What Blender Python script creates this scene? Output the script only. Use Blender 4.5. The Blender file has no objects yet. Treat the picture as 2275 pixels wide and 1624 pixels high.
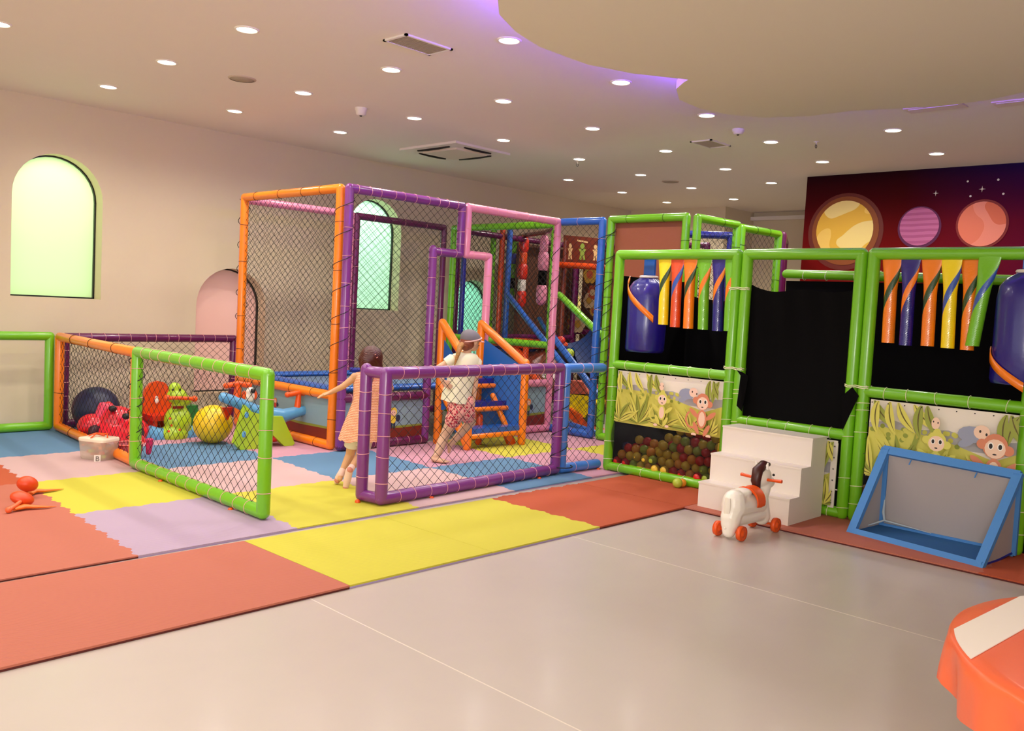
import bpy, math, random
from mathutils import Vector, Matrix, Euler, noise
random.seed(7)
C = bpy.context.scene.collection
V = Vector
# ---------------------------------------------------------------- camera
IMG_W, IMG_H = 2275, 1624
FPX, YAW, PITCH, ROLL, CAM_Z = 1964.618, 0.7655694, -0.0654311, 0.0529485, 1.4172222
cf = V((math.cos(YAW)*math.cos(PITCH), math.sin(YAW)*math.cos(PITCH), math.sin(PITCH)))
cr0 = V((math.sin(YAW), -math.cos(YAW), 0)); cu0 = cr0.cross(cf)
cr = cr0*math.cos(ROLL) + cu0*math.sin(ROLL)
cu = -cr0*math.sin(ROLL) + cu0*math.cos(ROLL)
cam = bpy.data.cameras.new('camera'); camo = bpy.data.objects.new('camera', cam); C.objects.link(camo)
camo.matrix_world = Matrix(((cr.x, cu.x, -cf.x, 0), (cr.y, cu.y, -cf.y, 0), (cr.z, cu.z, -cf.z, CAM_Z), (0, 0, 0, 1)))
cam.sensor_width = 36; cam.lens = FPX/IMG_W*36; cam.clip_start = .05; cam.clip_end = 100
bpy.context.scene.camera = camo
# ---------------------------------------------------------------- world and exposure
W = bpy.data.worlds.new('world'); bpy.context.scene.world = W; W.use_nodes = True
W.node_tree.nodes['Background'].inputs[0].default_value = (1.0, .97, .93, 1)
W.node_tree.nodes['Background'].inputs[1].default_value = 1.5
sc = bpy.context.scene
sc.view_settings.view_transform = 'Standard'; sc.view_settings.look = 'None'
sc.view_settings.exposure = 0.05; sc.view_settings.gamma = 1.0; sc.view_settings.use_curve_mapping = False
LAMP_W = 3.9          # watts of each ceiling downlight
COVE_W = 5.0
# daylight from the glazed shopfront behind the photographer
def area(name, loc, target, w, h, watts, col, parent=None):
    l = bpy.data.lights.new(name, 'AREA'); l.shape = 'RECTANGLE'; l.size = w; l.size_y = h; l.energy = watts; l.color = col
    o = bpy.data.objects.new(name, l); C.objects.link(o); o.location = loc
    o.rotation_euler = (V(target)-V(loc)).to_track_quat('-Z', 'Y').to_euler()
    if parent: o.parent = parent
    return o
area('shopfront_daylight', (-2.4, -1.8, 1.5), (5, 5, 2.0), 5.0, 2.4, 120, (1, .97, .93))

# fill light added to brighten the ceiling, standing for an assumed bounced flash
area('ceiling_fill_flash', (-.5, -.6, 1.75), (2.6, 2.9, 3.2), .6, .6, 62, (1, .95, .87))

# ---------------------------------------------------------------- projection helpers: a pixel of the survey turned into a point of a real plane
def ray(px, py): return cf + cr*((px-IMG_W/2)/FPX) - cu*((py-IMG_H/2)/FPX)
def onz(px, py, z=0):
    d = ray(px, py); return V((0, 0, CAM_Z)) + d*((z-CAM_Z)/d.z)
def onx(px, py, x):
    d = ray(px, py); return V((0, 0, CAM_Z)) + d*(x/d.x)
def ony(px, py, y):
    d = ray(px, py); return V((0, 0, CAM_Z)) + d*(y/d.y)

# ---------------------------------------------------------------- materials
def lin(c):
    return tuple(((x/255)/12.92 if x/255 <= .04045 else ((x/255+.055)/1.055)**2.4) for x in c)
MATS = {}
def mat(name, c, rough=.5, coat=0, emit=0, bump=None, noise_amt=0, metal=0, alpha=1, trans=0, sheen=0, spec=.5):
    if name in MATS: return MATS[name]
    m = bpy.data.materials.new(name); m.use_nodes = True; n = m.node_tree; b = n.nodes['Principled BSDF']
    col = lin(c) + (1,)
    b.inputs['Base Color'].default_value = col; b.inputs['Roughness'].default_value = rough
    b.inputs['Coat Weight'].default_value = coat; b.inputs['Coat Roughness'].default_value = .15
    b.inputs['Metallic'].default_value = metal; b.inputs['Specular IOR Level'].default_value = spec
    if emit: b.inputs['Emission Color'].default_value = col; b.inputs['Emission Strength'].default_value = emit
    if alpha < 1: b.inputs['Alpha'].default_value = alpha
    if trans: b.inputs['Transmission Weight'].default_value = trans
    tc = n.nodes.new('ShaderNodeTexCoord')
    if noise_amt:
        nz = n.nodes.new('ShaderNodeTexNoise'); nz.inputs['Scale'].default_value = 6; nz.inputs['Detail'].default_value = 5
        n.links.new(tc.outputs['Object'], nz.inputs['Vector'])
        mp = n.nodes.new('ShaderNodeMapRange'); mp.inputs['To Min'].default_value = 1-noise_amt; mp.inputs['To Max'].default_value = 1+noise_amt
        n.links.new(nz.outputs['Fac'], mp.inputs['Value'])
        mx = n.nodes.new('ShaderNodeVectorMath'); mx.operation = 'SCALE'; mx.inputs[0].default_value = col[:3]
        n.links.new(mp.outputs[0], mx.inputs['Scale']); n.links.new(mx.outputs[0], b.inputs['Base Color'])
    if bump:
        kind, scale, strength, dist = bump
        if kind == 'noise':
            t = n.nodes.new('ShaderNodeTexNoise'); t.inputs['Scale'].default_value = scale; t.inputs['Detail'].default_value = 4; out = t.outputs['Fac']
        elif kind == 'weave':
            t = n.nodes.new('ShaderNodeTexChecker'); t.inputs['Scale'].default_value = scale; out = t.outputs['Fac']
        else:
            t = n.nodes.new('ShaderNodeTexWave'); t.bands_direction = 'DIAGONAL'; t.inputs['Scale'].default_value = scale; out = t.outputs['Fac']
        n.links.new(tc.outputs['Object'], t.inputs['Vector'])
        bp = n.nodes.new('ShaderNodeBump'); bp.inputs['Strength'].default_value = strength; bp.inputs['Distance'].default_value = dist
        n.links.new(out, bp.inputs['Height']); n.links.new(bp.outputs[0], b.inputs['Normal'])
    MATS[name] = m; return m
def vinyl(name, c): return mat('vinyl_'+name, c, .32, .5, bump=('noise', 18, .25, .01), noise_amt=.04)
GREEN = vinyl('green', (112, 186, 22)); ORANGE = vinyl('orange', (246, 128, 10)); PURPLE = vinyl('purple', (124, 50, 130))
DPURPLE = vinyl('dark_purple', (98, 14, 74)); PINK = vinyl('pink', (232, 140, 170)); BLUE = vinyl('blue', (36, 96, 186)); DBLUE = vinyl('dark_blue', (26, 34, 140))
LBLUE = vinyl('light_blue', (70, 130, 210)); RED = vinyl('red', (214, 40, 20)); YELLOW = vinyl('yellow', (248, 218, 6)); MAROON = vinyl('maroon', (120, 52, 36)); REDOR = vinyl('red_orange', (222, 74, 20))
NAVY = vinyl('navy', (28, 16, 120)); BLACK = mat('black_cloth', (6, 5, 6), .9, spec=.1); CORD = mat('black_cord', (22, 14, 12), .8); TIEP = mat('pink_thread', (240, 170, 170), .6)
TIEW = mat('white_tie', (235, 235, 190), .5); TIEB = mat('black_tie', (20, 12, 14), .6); DGREEN = vinyl('dark_green', (40, 70, 30))
PLORANGE = mat('orange_plastic', (232, 84, 14), .35); WHITE = mat('white_paint', (234, 224, 212), .45); FRAMEB = mat('black_metal', (12, 14, 14), .4)

# ---------------------------------------------------------------- mesh builder
def basis(d):
    d = d.normalized(); a = V((0, 0, 1)) if abs(d.z) < .9 else V((1, 0, 0))
    u = d.cross(a).normalized(); return u, d.cross(u).normalized()
class MB:
    def __init__(s): s.v = []; s.f = []; s.sm = []; s.mi = []; s.m = 0
    def add(s, vs, fs, smooth=False):
        o = len(s.v); s.v += [tuple(x) for x in vs]
        for f in fs: s.f.append(tuple(o+i for i in f)); s.sm.append(smooth); s.mi.append(s.m)
        return s
    def box(s, a, b):
        x0, y0, z0 = [min(a[i], b[i]) for i in range(3)]; x1, y1, z1 = [max(a[i], b[i]) for i in range(3)]
        return s.add([(x0,y0,z0),(x1,y0,z0),(x1,y1,z0),(x0,y1,z0),(x0,y0,z1),(x1,y0,z1),(x1,y1,z1),(x0,y1,z1)],
              [(0,3,2,1),(4,5,6,7),(0,1,5,4),(1,2,6,5),(2,3,7,6),(3,0,4,7)])
    def obox(s, c, ux, uy, uz):
        c, ux, uy, uz = V(c), V(ux), V(uy), V(uz)
        vs = [c+ux*i+uy*j+uz*k for k in (-1, 1) for i, j in ((-1,-1),(1,-1),(1,1),(-1,1))]
        return s.add(vs, [(0,3,2,1),(4,5,6,7),(0,1,5,4),(1,2,6,5),(2,3,7,6),(3,0,4,7)])
    def path(s, pts, r, n=12, caps=True, flat=1.0, smooth=True):
        pts = [V(p) for p in pts]; rs = r if isinstance(r, (list, tuple)) else [r]*len(pts)
        vs = []; u = None
        for i, p in enumerate(pts):
            d = (pts[min(i+1, len(pts)-1)]-pts[max(i-1, 0)])
            if d.length < 1e-9: d = V((0, 0, 1))
            if u is None: u, w = basis(d)
            else:
                d.normalize(); u = (u-d*u.dot(d)).normalized(); w = d.cross(u)
            for k in range(n):
                a = 2*math.pi*k/n; vs.append(p+(u*math.cos(a)+w*math.sin(a)*flat)*rs[i])
        fs = [(i*n+k, i*n+(k+1) % n, (i+1)*n+(k+1) % n, (i+1)*n+k) for i in range(len(pts)-1) for k in range(n)]
        s.add(vs, fs, smooth)
        if caps: s.add(vs[:n], [tuple(range(n))[::-1]]); s.add(vs[-n:], [tuple(range(n))])
        return s
    def sphere(s, c, r, n=14, m=9, rot=None):
        c = V(c); r = (r, r, r) if not isinstance(r, (tuple, list)) else r
        vs = []
        for i in range(m+1):
            t = math.pi*i/m
            for k in range(n):
                a = 2*math.pi*k/n; p = V((r[0]*math.sin(t)*math.cos(a), r[1]*math.sin(t)*math.sin(a), r[2]*math.cos(t)))
                if rot: p = rot @ p
                vs.append(c+p)
        return s.add(vs, [(i*n+k, (i+1)*n+k, (i+1)*n+(k+1) % n, i*n+(k+1) % n) for i in range(m) for k in range(n)], True)
    def tube(s, a, b, r, n=14, rounded=True):
        """padded tube whose ends are rounded off like a capsule"""
        a, b = V(a), V(b); d = (b-a).normalized()
        if rounded:
            A = [(-1, .05), (-.87, .5), (-.5, .87), (0, 1)]
            pts = [a+d*r*x for x, q in A]+[b-d*r*x for x, q in A[::-1]]; rs = [r*q for x, q in A]+[r*q for x, q in A[::-1]]
            return s.path(pts, rs, n)
        return s.path([a, b], r, n)
    def ring(s, c, d, R, r, n=16, k=5, flat=1):
        c, d = V(c), V(d); u, w = basis(d); d = d.normalized()
        vs = []
        for i in range(n):
            a = 2*math.pi*i/n; e = u*math.cos(a)+w*math.sin(a)
            for j in range(k):
                b = 2*math.pi*j/k; vs.append(c+e*(R+r*math.cos(b))+d*r*math.sin(b))
        return s.add(vs, [(i*k+j, i*k+(j+1) % k, ((i+1) % n)*k+(j+1) % k, ((i+1) % n)*k+j) for i in range(n) for j in range(k)], True)
    def prism(s, poly, o, u, v, w):
        """2-D polygon poly laid out along u, v from o and thickened along w"""
        o, u, v, w = V(o), V(u), V(v), V(w); n = len(poly)
        vs = [o+u*x+v*y for x, y in poly]+[o+u*x+v*y+w for x, y in poly]
        return s.add(vs, [tuple(range(n))[::-1], tuple(range(n, 2*n))]+[(i, (i+1) % n, n+(i+1) % n, n+i) for i in range(n)])
    def lathe(s, prof, c, n=20, axis=(0, 0, 1)):
        c = V(c); ax = V(axis).normalized(); u, w = basis(ax)
        vs = [c+ax*z+(u*math.cos(2*math.pi*k/n)+w*math.sin(2*math.pi*k/n))*r for r, z in prof for k in range(n)]
        return s.add(vs, [(i*n+k, i*n+(k+1) % n, (i+1)*n+(k+1) % n, (i+1)*n+k) for i in range(len(prof)-1) for k in range(n)], True)
    def loft(s, rings, smooth=True, close=True, caps=False):
        n = len(rings[0]); vs = [p for r in rings for p in r]
        rng = range(n) if close else range(n-1)
        s.add(vs, [(i*n+k, i*n+(k+1) % n, (i+1)*n+(k+1) % n, (i+1)*n+k) for i in range(len(rings)-1) for k in rng], smooth)
        if caps: s.add(rings[0], [tuple(range(n))[::-1]]); s.add(rings[-1], [tuple(range(n))])
        return s
    def cone(s, *a): return s
    def build(s, name, m, parent=None, **kw):
        me = bpy.data.meshes.new(name); me.from_pydata(s.v, [], s.f); me.validate(clean_customdata=False)
        for x in (m if isinstance(m, (list, tuple)) else [m]): me.materials.append(x)
        if len(me.polygons) == len(s.f):
            me.polygons.foreach_set('use_smooth', s.sm); me.polygons.foreach_set('material_index', s.mi)
        me.update()
        o = bpy.data.objects.new(name, me); C.objects.link(o)
        if parent:
            o.parent = parent; o.matrix_parent_inverse = Matrix.Translation(-parent.location) if parent.type == 'EMPTY' or True else Matrix()
        return o
def tag(o, label=None, cat=None, group=None, kind=None):
    if label: o['label'] = label
    if cat: o['category'] = cat
    if group: o['group'] = group
    if kind: o['kind'] = kind
    return o
def thing(name, loc, label, cat, group=None):
    o = bpy.data.objects.new(name, None); o.empty_display_size = .1; C.objects.link(o); o.location = loc
    return tag(o, label, cat, group)
def struct(mb, name, m, parent=None):
    o = mb.build(name, m, parent)
    if not parent: o['kind'] = 'structure'
    return o
def blob(name, prims, m, parent, voxel=.008, smooth=3):
    """one continuous skin round tapered capsules (a, b, ra, rb) and ellipsoids (c, (rx,ry,rz)[, rot])"""
    mb = MB()
    for p in prims:
        if len(p) == 4:
            a, b, ra, rb = p; a, b = V(a), V(b)
            mb.path([a, b], [ra, rb], 12, True); mb.sphere(a, ra, 12, 8); mb.sphere(b, rb, 12, 8)
        else: mb.sphere(p[0], p[1], 18, 12, p[2] if len(p) > 2 else None)
    o = mb.build('tmp', m)
    r = o.modifiers.new('r', 'REMESH'); r.mode = 'VOXEL'; r.voxel_size = voxel; r.use_smooth_shade = True
    s = o.modifiers.new('s', 'SMOOTH'); s.factor = .5; s.iterations = smooth
    dg = bpy.context.evaluated_depsgraph_get(); me = bpy.data.meshes.new_from_object(o.evaluated_get(dg))
    bpy.data.objects.remove(o)
    me.name = name; me.polygons.foreach_set('use_smooth', [True]*len(me.polygons))
    o = bpy.data.objects.new(name, me); C.objects.link(o)
    if parent: o.parent = parent; o.matrix_parent_inverse = Matrix.Translation(-parent.location)
    return o

# ---------------------------------------------------------------- net, padded frames
def net_mb(o, u, v, w, h, dw=.092, dh=.080, r=.0020, mask=None, mb=None):
    """diamond net: straight knotted cords over a w x h rectangle spanned by unit vectors u, v"""
    mb = mb or MB(); o, u, v = V(o), V(u), V(v); nn = u.cross(v).normalized()
    slope = dh/dw
    for sgn in (1, -1):
        k0 = -int(h/dh)-2; k1 = int(w/dw)+int(h/dh)+3
        for k in range(k0, k1):
            # line: x = k*dw + sgn*t*dw/dh ; y = t
            x0 = k*dw if sgn > 0 else k*dw
            segs = []
            y0, y1 = 0, h
            xa, xb = x0, x0+sgn*h/slope
            if sgn > 0:
                t0 = max(0, (0-x0)*slope); t1 = min(h, (w-x0)*slope)
            else:
                t0 = max(0, (x0-w)*slope); t1 = min(h, x0*slope)
            if t1-t0 < .01: continue
            N = 1 if mask is None else max(1, int((t1-t0)/.02))
            run = None
            pts = []
            for i in range(N+1):
                t = t0+(t1-t0)*i/N; x = x0+sgn*t/slope
                ok = mask is None or mask(x, t)
                if ok:
                    if run is None: run = (x, t)
                    last = (x, t)
                if (not ok or i == N) and run is not None:
                    if last != run: segs.append((run, last))
                    run = None
            for a, b in segs:
                A = o+u*a[0]+v*a[1]+nn*(.001*sgn); B = o+u*b[0]+v*b[1]+nn*(.001*sgn)
                d = (B-A).normalized(); p = d.cross(nn)
                vs = []
                for P in (A, B):
                    for kk in range(3):
                        an = 2*math.pi*kk/3; vs.append(P+(p*math.cos(an)+nn*math.sin(an))*r)
                mb.add(vs, [(0,1,4,3),(1,2,5,4),(2,0,3,5)])
    # knots
    for i in range(int(w/(dw/2))+1):
        for j in range(int(h/(dh/2))+1):
            if (i+j) % 2 == 0:
                x, y = i*dw/2, j*dh/2
                if x > w or y > h or (mask and not mask(x, y)): continue
                c = o+u*x+v*y; q = r*1.9
                mb.add([c+u*q, c+v*q, c-u*q, c-v*q, c+nn*q, c-nn*q], [(0,1,4),(1,2,4),(2,3,4),(3,0,4),(1,0,5),(2,1,5),(3,2,5),(0,3,5)])
    return mb
def lacing_mb(mb, a, b, r, step, t=.0022, jit=.15):
    a, b = V(a), V(b); L = (b-a).length; d = (b-a)/L; n = max(1, int(L/step))
    for i in range(n):
        s_ = (i+.5+random.uniform(-jit, jit))*L/n
        dd = (d+V((random.uniform(-.12, .12), random.uniform(-.12, .12), random.uniform(-.12, .12)))).normalized()
        mb.ring(a+d*s_, dd, r+.0015, t, 18, 4)
def spiral(mb, a, b, R, turns, r=.0035, ph=0, R2=None, ax=None):
    a, b = V(a), V(b); u, w = basis(b-a); N = int(turns*16)
    if ax: u = V(ax).normalized(); w = (b-a).normalized().cross(u)
    R2 = R2 or R
    mb.path([a+(b-a)*i/N+(u*math.cos(ph+2*math.pi*turns*i/N)*R+w*math.sin(ph+2*math.pi*turns*i/N)*R2) for i in range(N+1)], r, 5)
def frame_panel(name, label, p0, p1, z0, z1, m, r=.042, rails=(), net=True, tie=TIEP, step=.13, group=None, cat='frame panel', feet=(), posts=(1, 1), toprail=True, botrail=True, netz=None, dw=.092, dh=.080, rope=None, nr=.0020):
    p0 = V((p0[0], p0[1], 0)); p1 = V((p1[0], p1[1], 0)); u = (p1-p0).normalized(); z = V((0, 0, 1)); L = (p1-p0).length
    t = thing(name, (p0.x, p0.y, 0), label, cat, group)
    zb, zt = z0+r, z1-r
    la = MB()
    for k, p in enumerate((p0, p1)):
        if posts[k]:
            MB().tube(p+z*zb, p+z*zt, r).build('post', m, t); lacing_mb(la, p+z*(zb+.05), p+z*(zt-.05), r, step)
    for zz, on in [(zb, botrail), (zt, toprail)]+[(q_, True) for q_ in rails]:
        if on: MB().tube(p0+z*zz, p1+z*zz, r).build('rail', m, t); lacing_mb(la, p0+u*.06+z*zz, p1-u*.06+z*zz, r, step)
    if tie: la.build('lacing_rope', tie, t)
    if net:
        nz0, nz1 = netz if netz else (zb, zt)
        net_mb(p0+z*nz0, u, z, L, nz1-nz0, dw, dh, nr).build('net', CORD, t)
    for fx in feet:
        MB().sphere(p0+u*fx+V((u.y, -u.x, 0))*(-.0)+z*.012+u.cross(z)*(r*.9), (.018, .018, .016), 10, 7).build('foot_cap', PLORANGE, t)
    if rope:
        rb = MB()
        for k in rope: spiral(rb, (p0, p1)[k]+z*.2, (p0, p1)[k]+z*(zt-.1), r*1.25, (zt-.3)/.28)
        rb.build('rope', TIEB, t)
    return t
# ================================================================ the room
ZC = 3.196; WY = 9.35
M_WALL = mat('wall_paint', (220, 204, 172), .8, noise_amt=.015, bump=('noise', 120, .05, .002))
M_CEIL = mat('ceiling_paint', (238, 228, 216), .75, noise_amt=.01)
M_FLOOR = mat('vinyl_floor', (187, 175, 165), .34, coat=.12, noise_amt=.03, spec=.4)
M_SEAM = mat('floor_weld', (216, 204, 190), .5)
fb = MB(); fb.box((-7, -6, -.1), (14.5, 10, 0)); fb.m = 1
def seam(a, b):
    a, b = onz(*a), onz(*b); d = (b-a).normalized(); n = V((-d.y, d.x, 0)); a = a-d*.4; b = b+d*3
    fb.obox((a+b)/2+V((0, 0, .0002)), (b-a)/2, n*.003, V((0, 0, .0003)))
seam((722, 1346), (1290, 1624)); seam((1290, 1197), (1650, 1299))
struct(fb, 'floor', [M_FLOOR, M_SEAM])
struct(MB().box((-7, -6, ZC), (14.5, 10, ZC+.1)), 'ceiling', M_CEIL)
# left wall with arched openings
WINS = [(2.76, 3.60, 1.275, 2.68, 'w'), (4.63, 5.49, .27, 1.69, 'p'), (6.62, 7.47, 1.29, 2.72, 'm'), (8.42, 9.26, .27, 1.78, 'g'), (10.42, 11.3, 1.34, 1.86, 'c')]
wl = MB(); T = .3
def archpts(x0, x1, z0, z1, n=18):
    R = (x1-x0)/2; R2 = min(R, z1-z0-.05); cx = (x0+x1)/2
    return [(x0, z0)]+[(cx-R*math.cos(math.pi*i/n), z1-R2+R2*math.sin(math.pi*i/n)) for i in range(n+1)]+[(x1, z0)]
px_ = -7
for x0, x1, z0, z1, k in WINS:
    wl.box((px_, WY, 0), (x0, WY+T, ZC)); wl.box((x0, WY, 0), (x1, WY+T, z0))
    a = archpts(x0, x1, z0, z1)[1:-1]
    for i in range(len(a)-1):
        (xa, za), (xb, zb) = a[i], a[i+1]
        wl.add([(xa, WY, za), (xb, WY, zb), (xb, WY, ZC), (xa, WY, ZC)], [(0, 1, 2, 3)])
        wl.add([(xa, WY, za), (xb, WY, zb), (xb, WY+T, zb), (xa, WY+T, za)], [(3, 2, 1, 0)], True)
        wl.add([(xa, WY+T, za), (xb, WY+T, zb), (xb, WY+T, ZC), (xa, WY+T, ZC)], [(3, 2, 1, 0)])
    px_ = x1
wl.box((px_, WY, 0), (12.8, WY+T, ZC))
struct(wl, 'wall_left', M_WALL)
def translucent(name, c, t=.9):
    m = bpy.data.materials.new(name); m.use_nodes = True; n = m.node_tree; n.nodes.clear()
    o = n.nodes.new('ShaderNodeOutputMaterial'); a = n.nodes.new('ShaderNodeBsdfTranslucent'); b = n.nodes.new('ShaderNodeBsdfDiffuse'); x = n.nodes.new('ShaderNodeMixShader')
    a.inputs[0].default_value = lin(c)+(1,); b.inputs[0].default_value = lin(c)+(1,); x.inputs[0].default_value = t
    n.links.new(b.outputs[0], x.inputs[1]); n.links.new(a.outputs[0], x.inputs[2]); n.links.new(x.outputs[0], o.inputs[0]); return m
GL = {'m': translucent('frosted_mint_glass', (206, 238, 216)), 'w': translucent('frosted_green_glass', (222, 240, 206)), 'p': translucent('frosted_pink_glass', (232, 206, 198), .45), 'g': translucent('frosted_teal_glass', (176, 222, 204)), 'c': translucent('frosted_cream_glass', (240, 236, 200))}
wi = 0
for x0, x1, z0, z1, k in WINS:
    wi += 1; w = thing('window_%d' % wi, ((x0+x1)/2, WY+.18, z0), None, None); w['kind'] = 'structure'
    pts = archpts(x0, x1, z0, z1)
    MB().prism([(x, z) for x, z in pts], (0, WY+.2, 0), (1, 0, 0), (0, 0, 1), (0, .006, 0)).build('window_glass', GL[k], w)
    f = MB(); P = [V((x, WY+.185, z)) for x, z in pts]; P.append(P[0])
    for i in range(len(P)-1):
        d = (P[i+1]-P[i]); n_ = d.normalized().cross(V((0, 1, 0)))
        f.obox((P[i]+P[i+1])/2+n_*0, d/2*1.02, n_*.014, V((0, .016, 0)))
    f.build('window_frame', FRAMEB, w)
# daylight outside the frosted panes
def outside(x0, x1, z, watts, col, off=.9, name='outside_daylight'):
    area(name, ((x0+x1)/2, WY+off, z+.7), ((x0+x1)/2, WY+.2, z-.2), .9, .7, watts, col)
outside(2.76, 3.6, 2.3, 20, (.94, 1, .80)); outside(6.62, 7.47, 2.3, 30, (.9, 1, .88)); outside(8.42, 9.26, 1.4, 9, (.9, 1, .95)); outside(10.42, 11.3, 1.5, 40, (1, 1, .85))
outside(4.63, 5.49, .5, 10, (1, .7, .5), .9)
# far wall, its step, wall behind, mural wall, right wall
struct(MB().box((12.5, 7.49, 0), (12.8, WY+T, ZC)), 'wall_far', M_WALL)
struct(MB().box((12.8, 7.49, 0), (13.6, 7.79, ZC)).box((13.4, -6, 0), (13.7, 7.49, ZC)), 'wall_recess', M_WALL)
struct(MB().box((13.3, 5.0, 3.06), (13.4, 7.49, 3.12)), 'trim_1', WHITE)
struct(MB().box((-7, -6.2, 0), (14.5, -6, ZC)), 'wall_right', M_WALL)
struct(MB().box((12.6, 7.49, 0), (12.5, WY, .1)), 'baseboard_far', WHITE)
# mural wall (painted night sky with planets)
mm = bpy.data.materials.new('mural_sky'); mm.use_nodes = True; n = mm.node_tree; b = n.nodes['Principled BSDF']; b.inputs['Roughness'].default_value = .75; b.inputs['Specular IOR Level'].default_value = .08
tc = n.nodes.new('ShaderNodeTexCoord'); sp = n.nodes.new('ShaderNodeSeparateXYZ'); n.links.new(tc.outputs['Object'], sp.inputs[0])
def mr(src, a, b_, c=0, d=1):
    q_ = n.nodes.new('ShaderNodeMapRange'); q_.inputs['From Min'].default_value = a; q_.inputs['From Max'].default_value = b_; q_.inputs['To Min'].default_value = c; q_.inputs['To Max'].default_value = d
    n.links.new(src, q_.inputs['Value']); return q_.outputs[0]
r1 = n.nodes.new('ShaderNodeValToRGB'); n.links.new(mr(sp.outputs['Z'], 2.3, 3.25), r1.inputs[0])
r1.color_ramp.elements[0].color = lin((112, 14, 12))+(1,); r1.color_ramp.elements[1].color = lin((24, 2, 12))+(1,)
r2 = n.nodes.new('ShaderNodeValToRGB'); n.links.new(mr(sp.outputs['Z'], 2.6, 3.2), r2.inputs[0])
r2.color_ramp.elements[0].color = lin((96, 8, 40))+(1,); r2.color_ramp.elements[1].color = lin((28, 12, 72))+(1,)
mx = n.nodes.new('ShaderNodeMixRGB'); n.links.new(mr(sp.outputs['Y'], 3.9, 2.6), mx.inputs[0]); n.links.new(r1.outputs[0], mx.inputs[1]); n.links.new(r2.outputs[0], mx.inputs[2]); n.links.new(mx.outputs[0], b.inputs['Base Color'])
mw = struct(MB().box((10.3, -6, 0), (10.5, 5.07, ZC)), 'wall_mural', mm)
def disc(mb, y, z, r, dx, n_=40, ry=1.0):
    mb.add([(10.3-dx, y+r*math.cos(2*math.pi*i/n_)*ry, z+r*math.sin(2*math.pi*i/n_)) for i in range(n_)], [tuple(range(n_))[::-1]]); return mb
def planet_mat(name, c1, c2, c3, wave=False):
    m = bpy.data.materials.new(name); m.use_nodes = True; n = m.node_tree; b = n.nodes['Principled BSDF']; b.inputs['Roughness'].default_value = .6
    tc = n.nodes.new('ShaderNodeTexCoord'); t = n.nodes.new('ShaderNodeTexWave' if wave else 'ShaderNodeTexNoise'); t.inputs['Scale'].default_value = 5 if wave else 2.6
    if wave: t.bands_direction = 'Z'; t.inputs['Distortion'].default_value = 1.5; t.inputs['Detail Scale'].default_value = .6
    else: t.inputs['Detail'].default_value = .5
    n.links.new(tc.outputs['Object'], t.inputs['Vector']); r = n.nodes.new('ShaderNodeValToRGB'); r.color_ramp.interpolation = 'CONSTANT'
    e = r.color_ramp.elements; e[0].color = lin(c1)+(1,); e[1].position = .5; e[1].color = lin(c2)+(1,); q_ = e.new(.62); q_.color = lin(c3)+(1,)
    n.links.new(t.outputs['Fac'], r.inputs[0]); n.links.new(r.outputs[0], b.inputs['Base Color']); return m
halo = mat('halo_brown', (140, 70, 16), .6); halo2 = mat('halo_red', (104, 26, 8), .6); halop = mat('halo_purple', (92, 16, 70), .6); halor = mat('halo_rust', (130, 22, 16), .6)
disc(MB(), 4.55, 2.52, .455, .004).build('planet_halo', halo2, mw); disc(MB(), 4.55, 2.53, .405, .008).build('planet_halo', halo, mw)
disc(MB(), 4.555, 2.54, .345, .012).build('yellow_planet', planet_mat('yellow_planet', (250, 206, 96), (236, 184, 56), (250, 222, 134)), mw)
disc(MB(), 3.70, 2.55, .235, .006).build('planet_halo', halop, mw); disc(MB(), 3.70, 2.56, .212, .012).build('purple_planet', planet_mat('purple_planet', (176, 84, 130), (204, 116, 160), (196, 104, 150), True), mw)
disc(MB(), 3.055, 2.57, .262, .006).build('planet_halo', halor, mw); disc(MB(), 3.055, 2.57, .238, .012).build('orange_planet', planet_mat('orange_planet', (228, 118, 84), (236, 136, 110), (220, 104, 66)), mw)
st = MB()
for y, z, r, k in [(3.55, 2.92, .032, 4), (3.08, 2.94, .035, 4), (3.23, 3.03, .011, 0), (2.93, 3.03, .012, 0), (3.19, 2.87, .011, 0), (2.87, 2.88, .012, 0)]:
    if k:
        st.add([(10.286, y+(r if i % 2 == 0 else r*.22)*math.cos(math.pi*i/4), z+(r if i % 2 == 0 else r*.22)*math.sin(math.pi*i/4)) for i in range(8)], [tuple(range(8))[::-1]])
    else: disc(st, y, z, r, .014, 12)
st.build('stars', WHITE, mw)
# lowered curved ceiling panel with violet cove light above it
PAN = [(3.0, 3.02), (3.16, 3.27), (3.32, 3.42), (3.58, 3.55), (3.87, 3.63), (4.31, 3.63), (4.62, 3.52), (4.94, 3.30), (4.98, 3.36), (5.10, 3.50), (5.37, 3.65), (5.66, 3.67), (5.95, 3.59), (6.17, 3.41), (6.28, 3.11), (6.27, 2.78), (6.36, 2.5), (6.43, 2.21), (6.41, 1.92), (6.31, 1.69), (6.0, 1.2), (5.2, .5), (4, .1), (2.8, .2), (2.0, .9), (1.9, 1.7), (2.3, 2.4), (2.7, 2.8)]
struct(MB().prism(PAN, (0, 0, 2.95), (1, 0, 0), (0, 1, 0), (0, 0, .06)), 'ceiling_panel', mat('panel_paint', (230, 222, 204), .8))
core = [(4.2+(x-4.2)*.86, 2.0+(y-2.0)*.86) for x, y in PAN]
struct(MB().prism(core, (0, 0, 3.01), (1, 0, 0), (0, 1, 0), (0, 0, .186)), 'ceiling_core', M_CEIL)
VIO = mat('violet_led', (120, 70, 255), emit=60)
led = MB(); LP = [(4.2+(x-4.2)*.965, 2.0+(y-2.0)*.965) for x, y in PAN[:21]]
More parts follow.
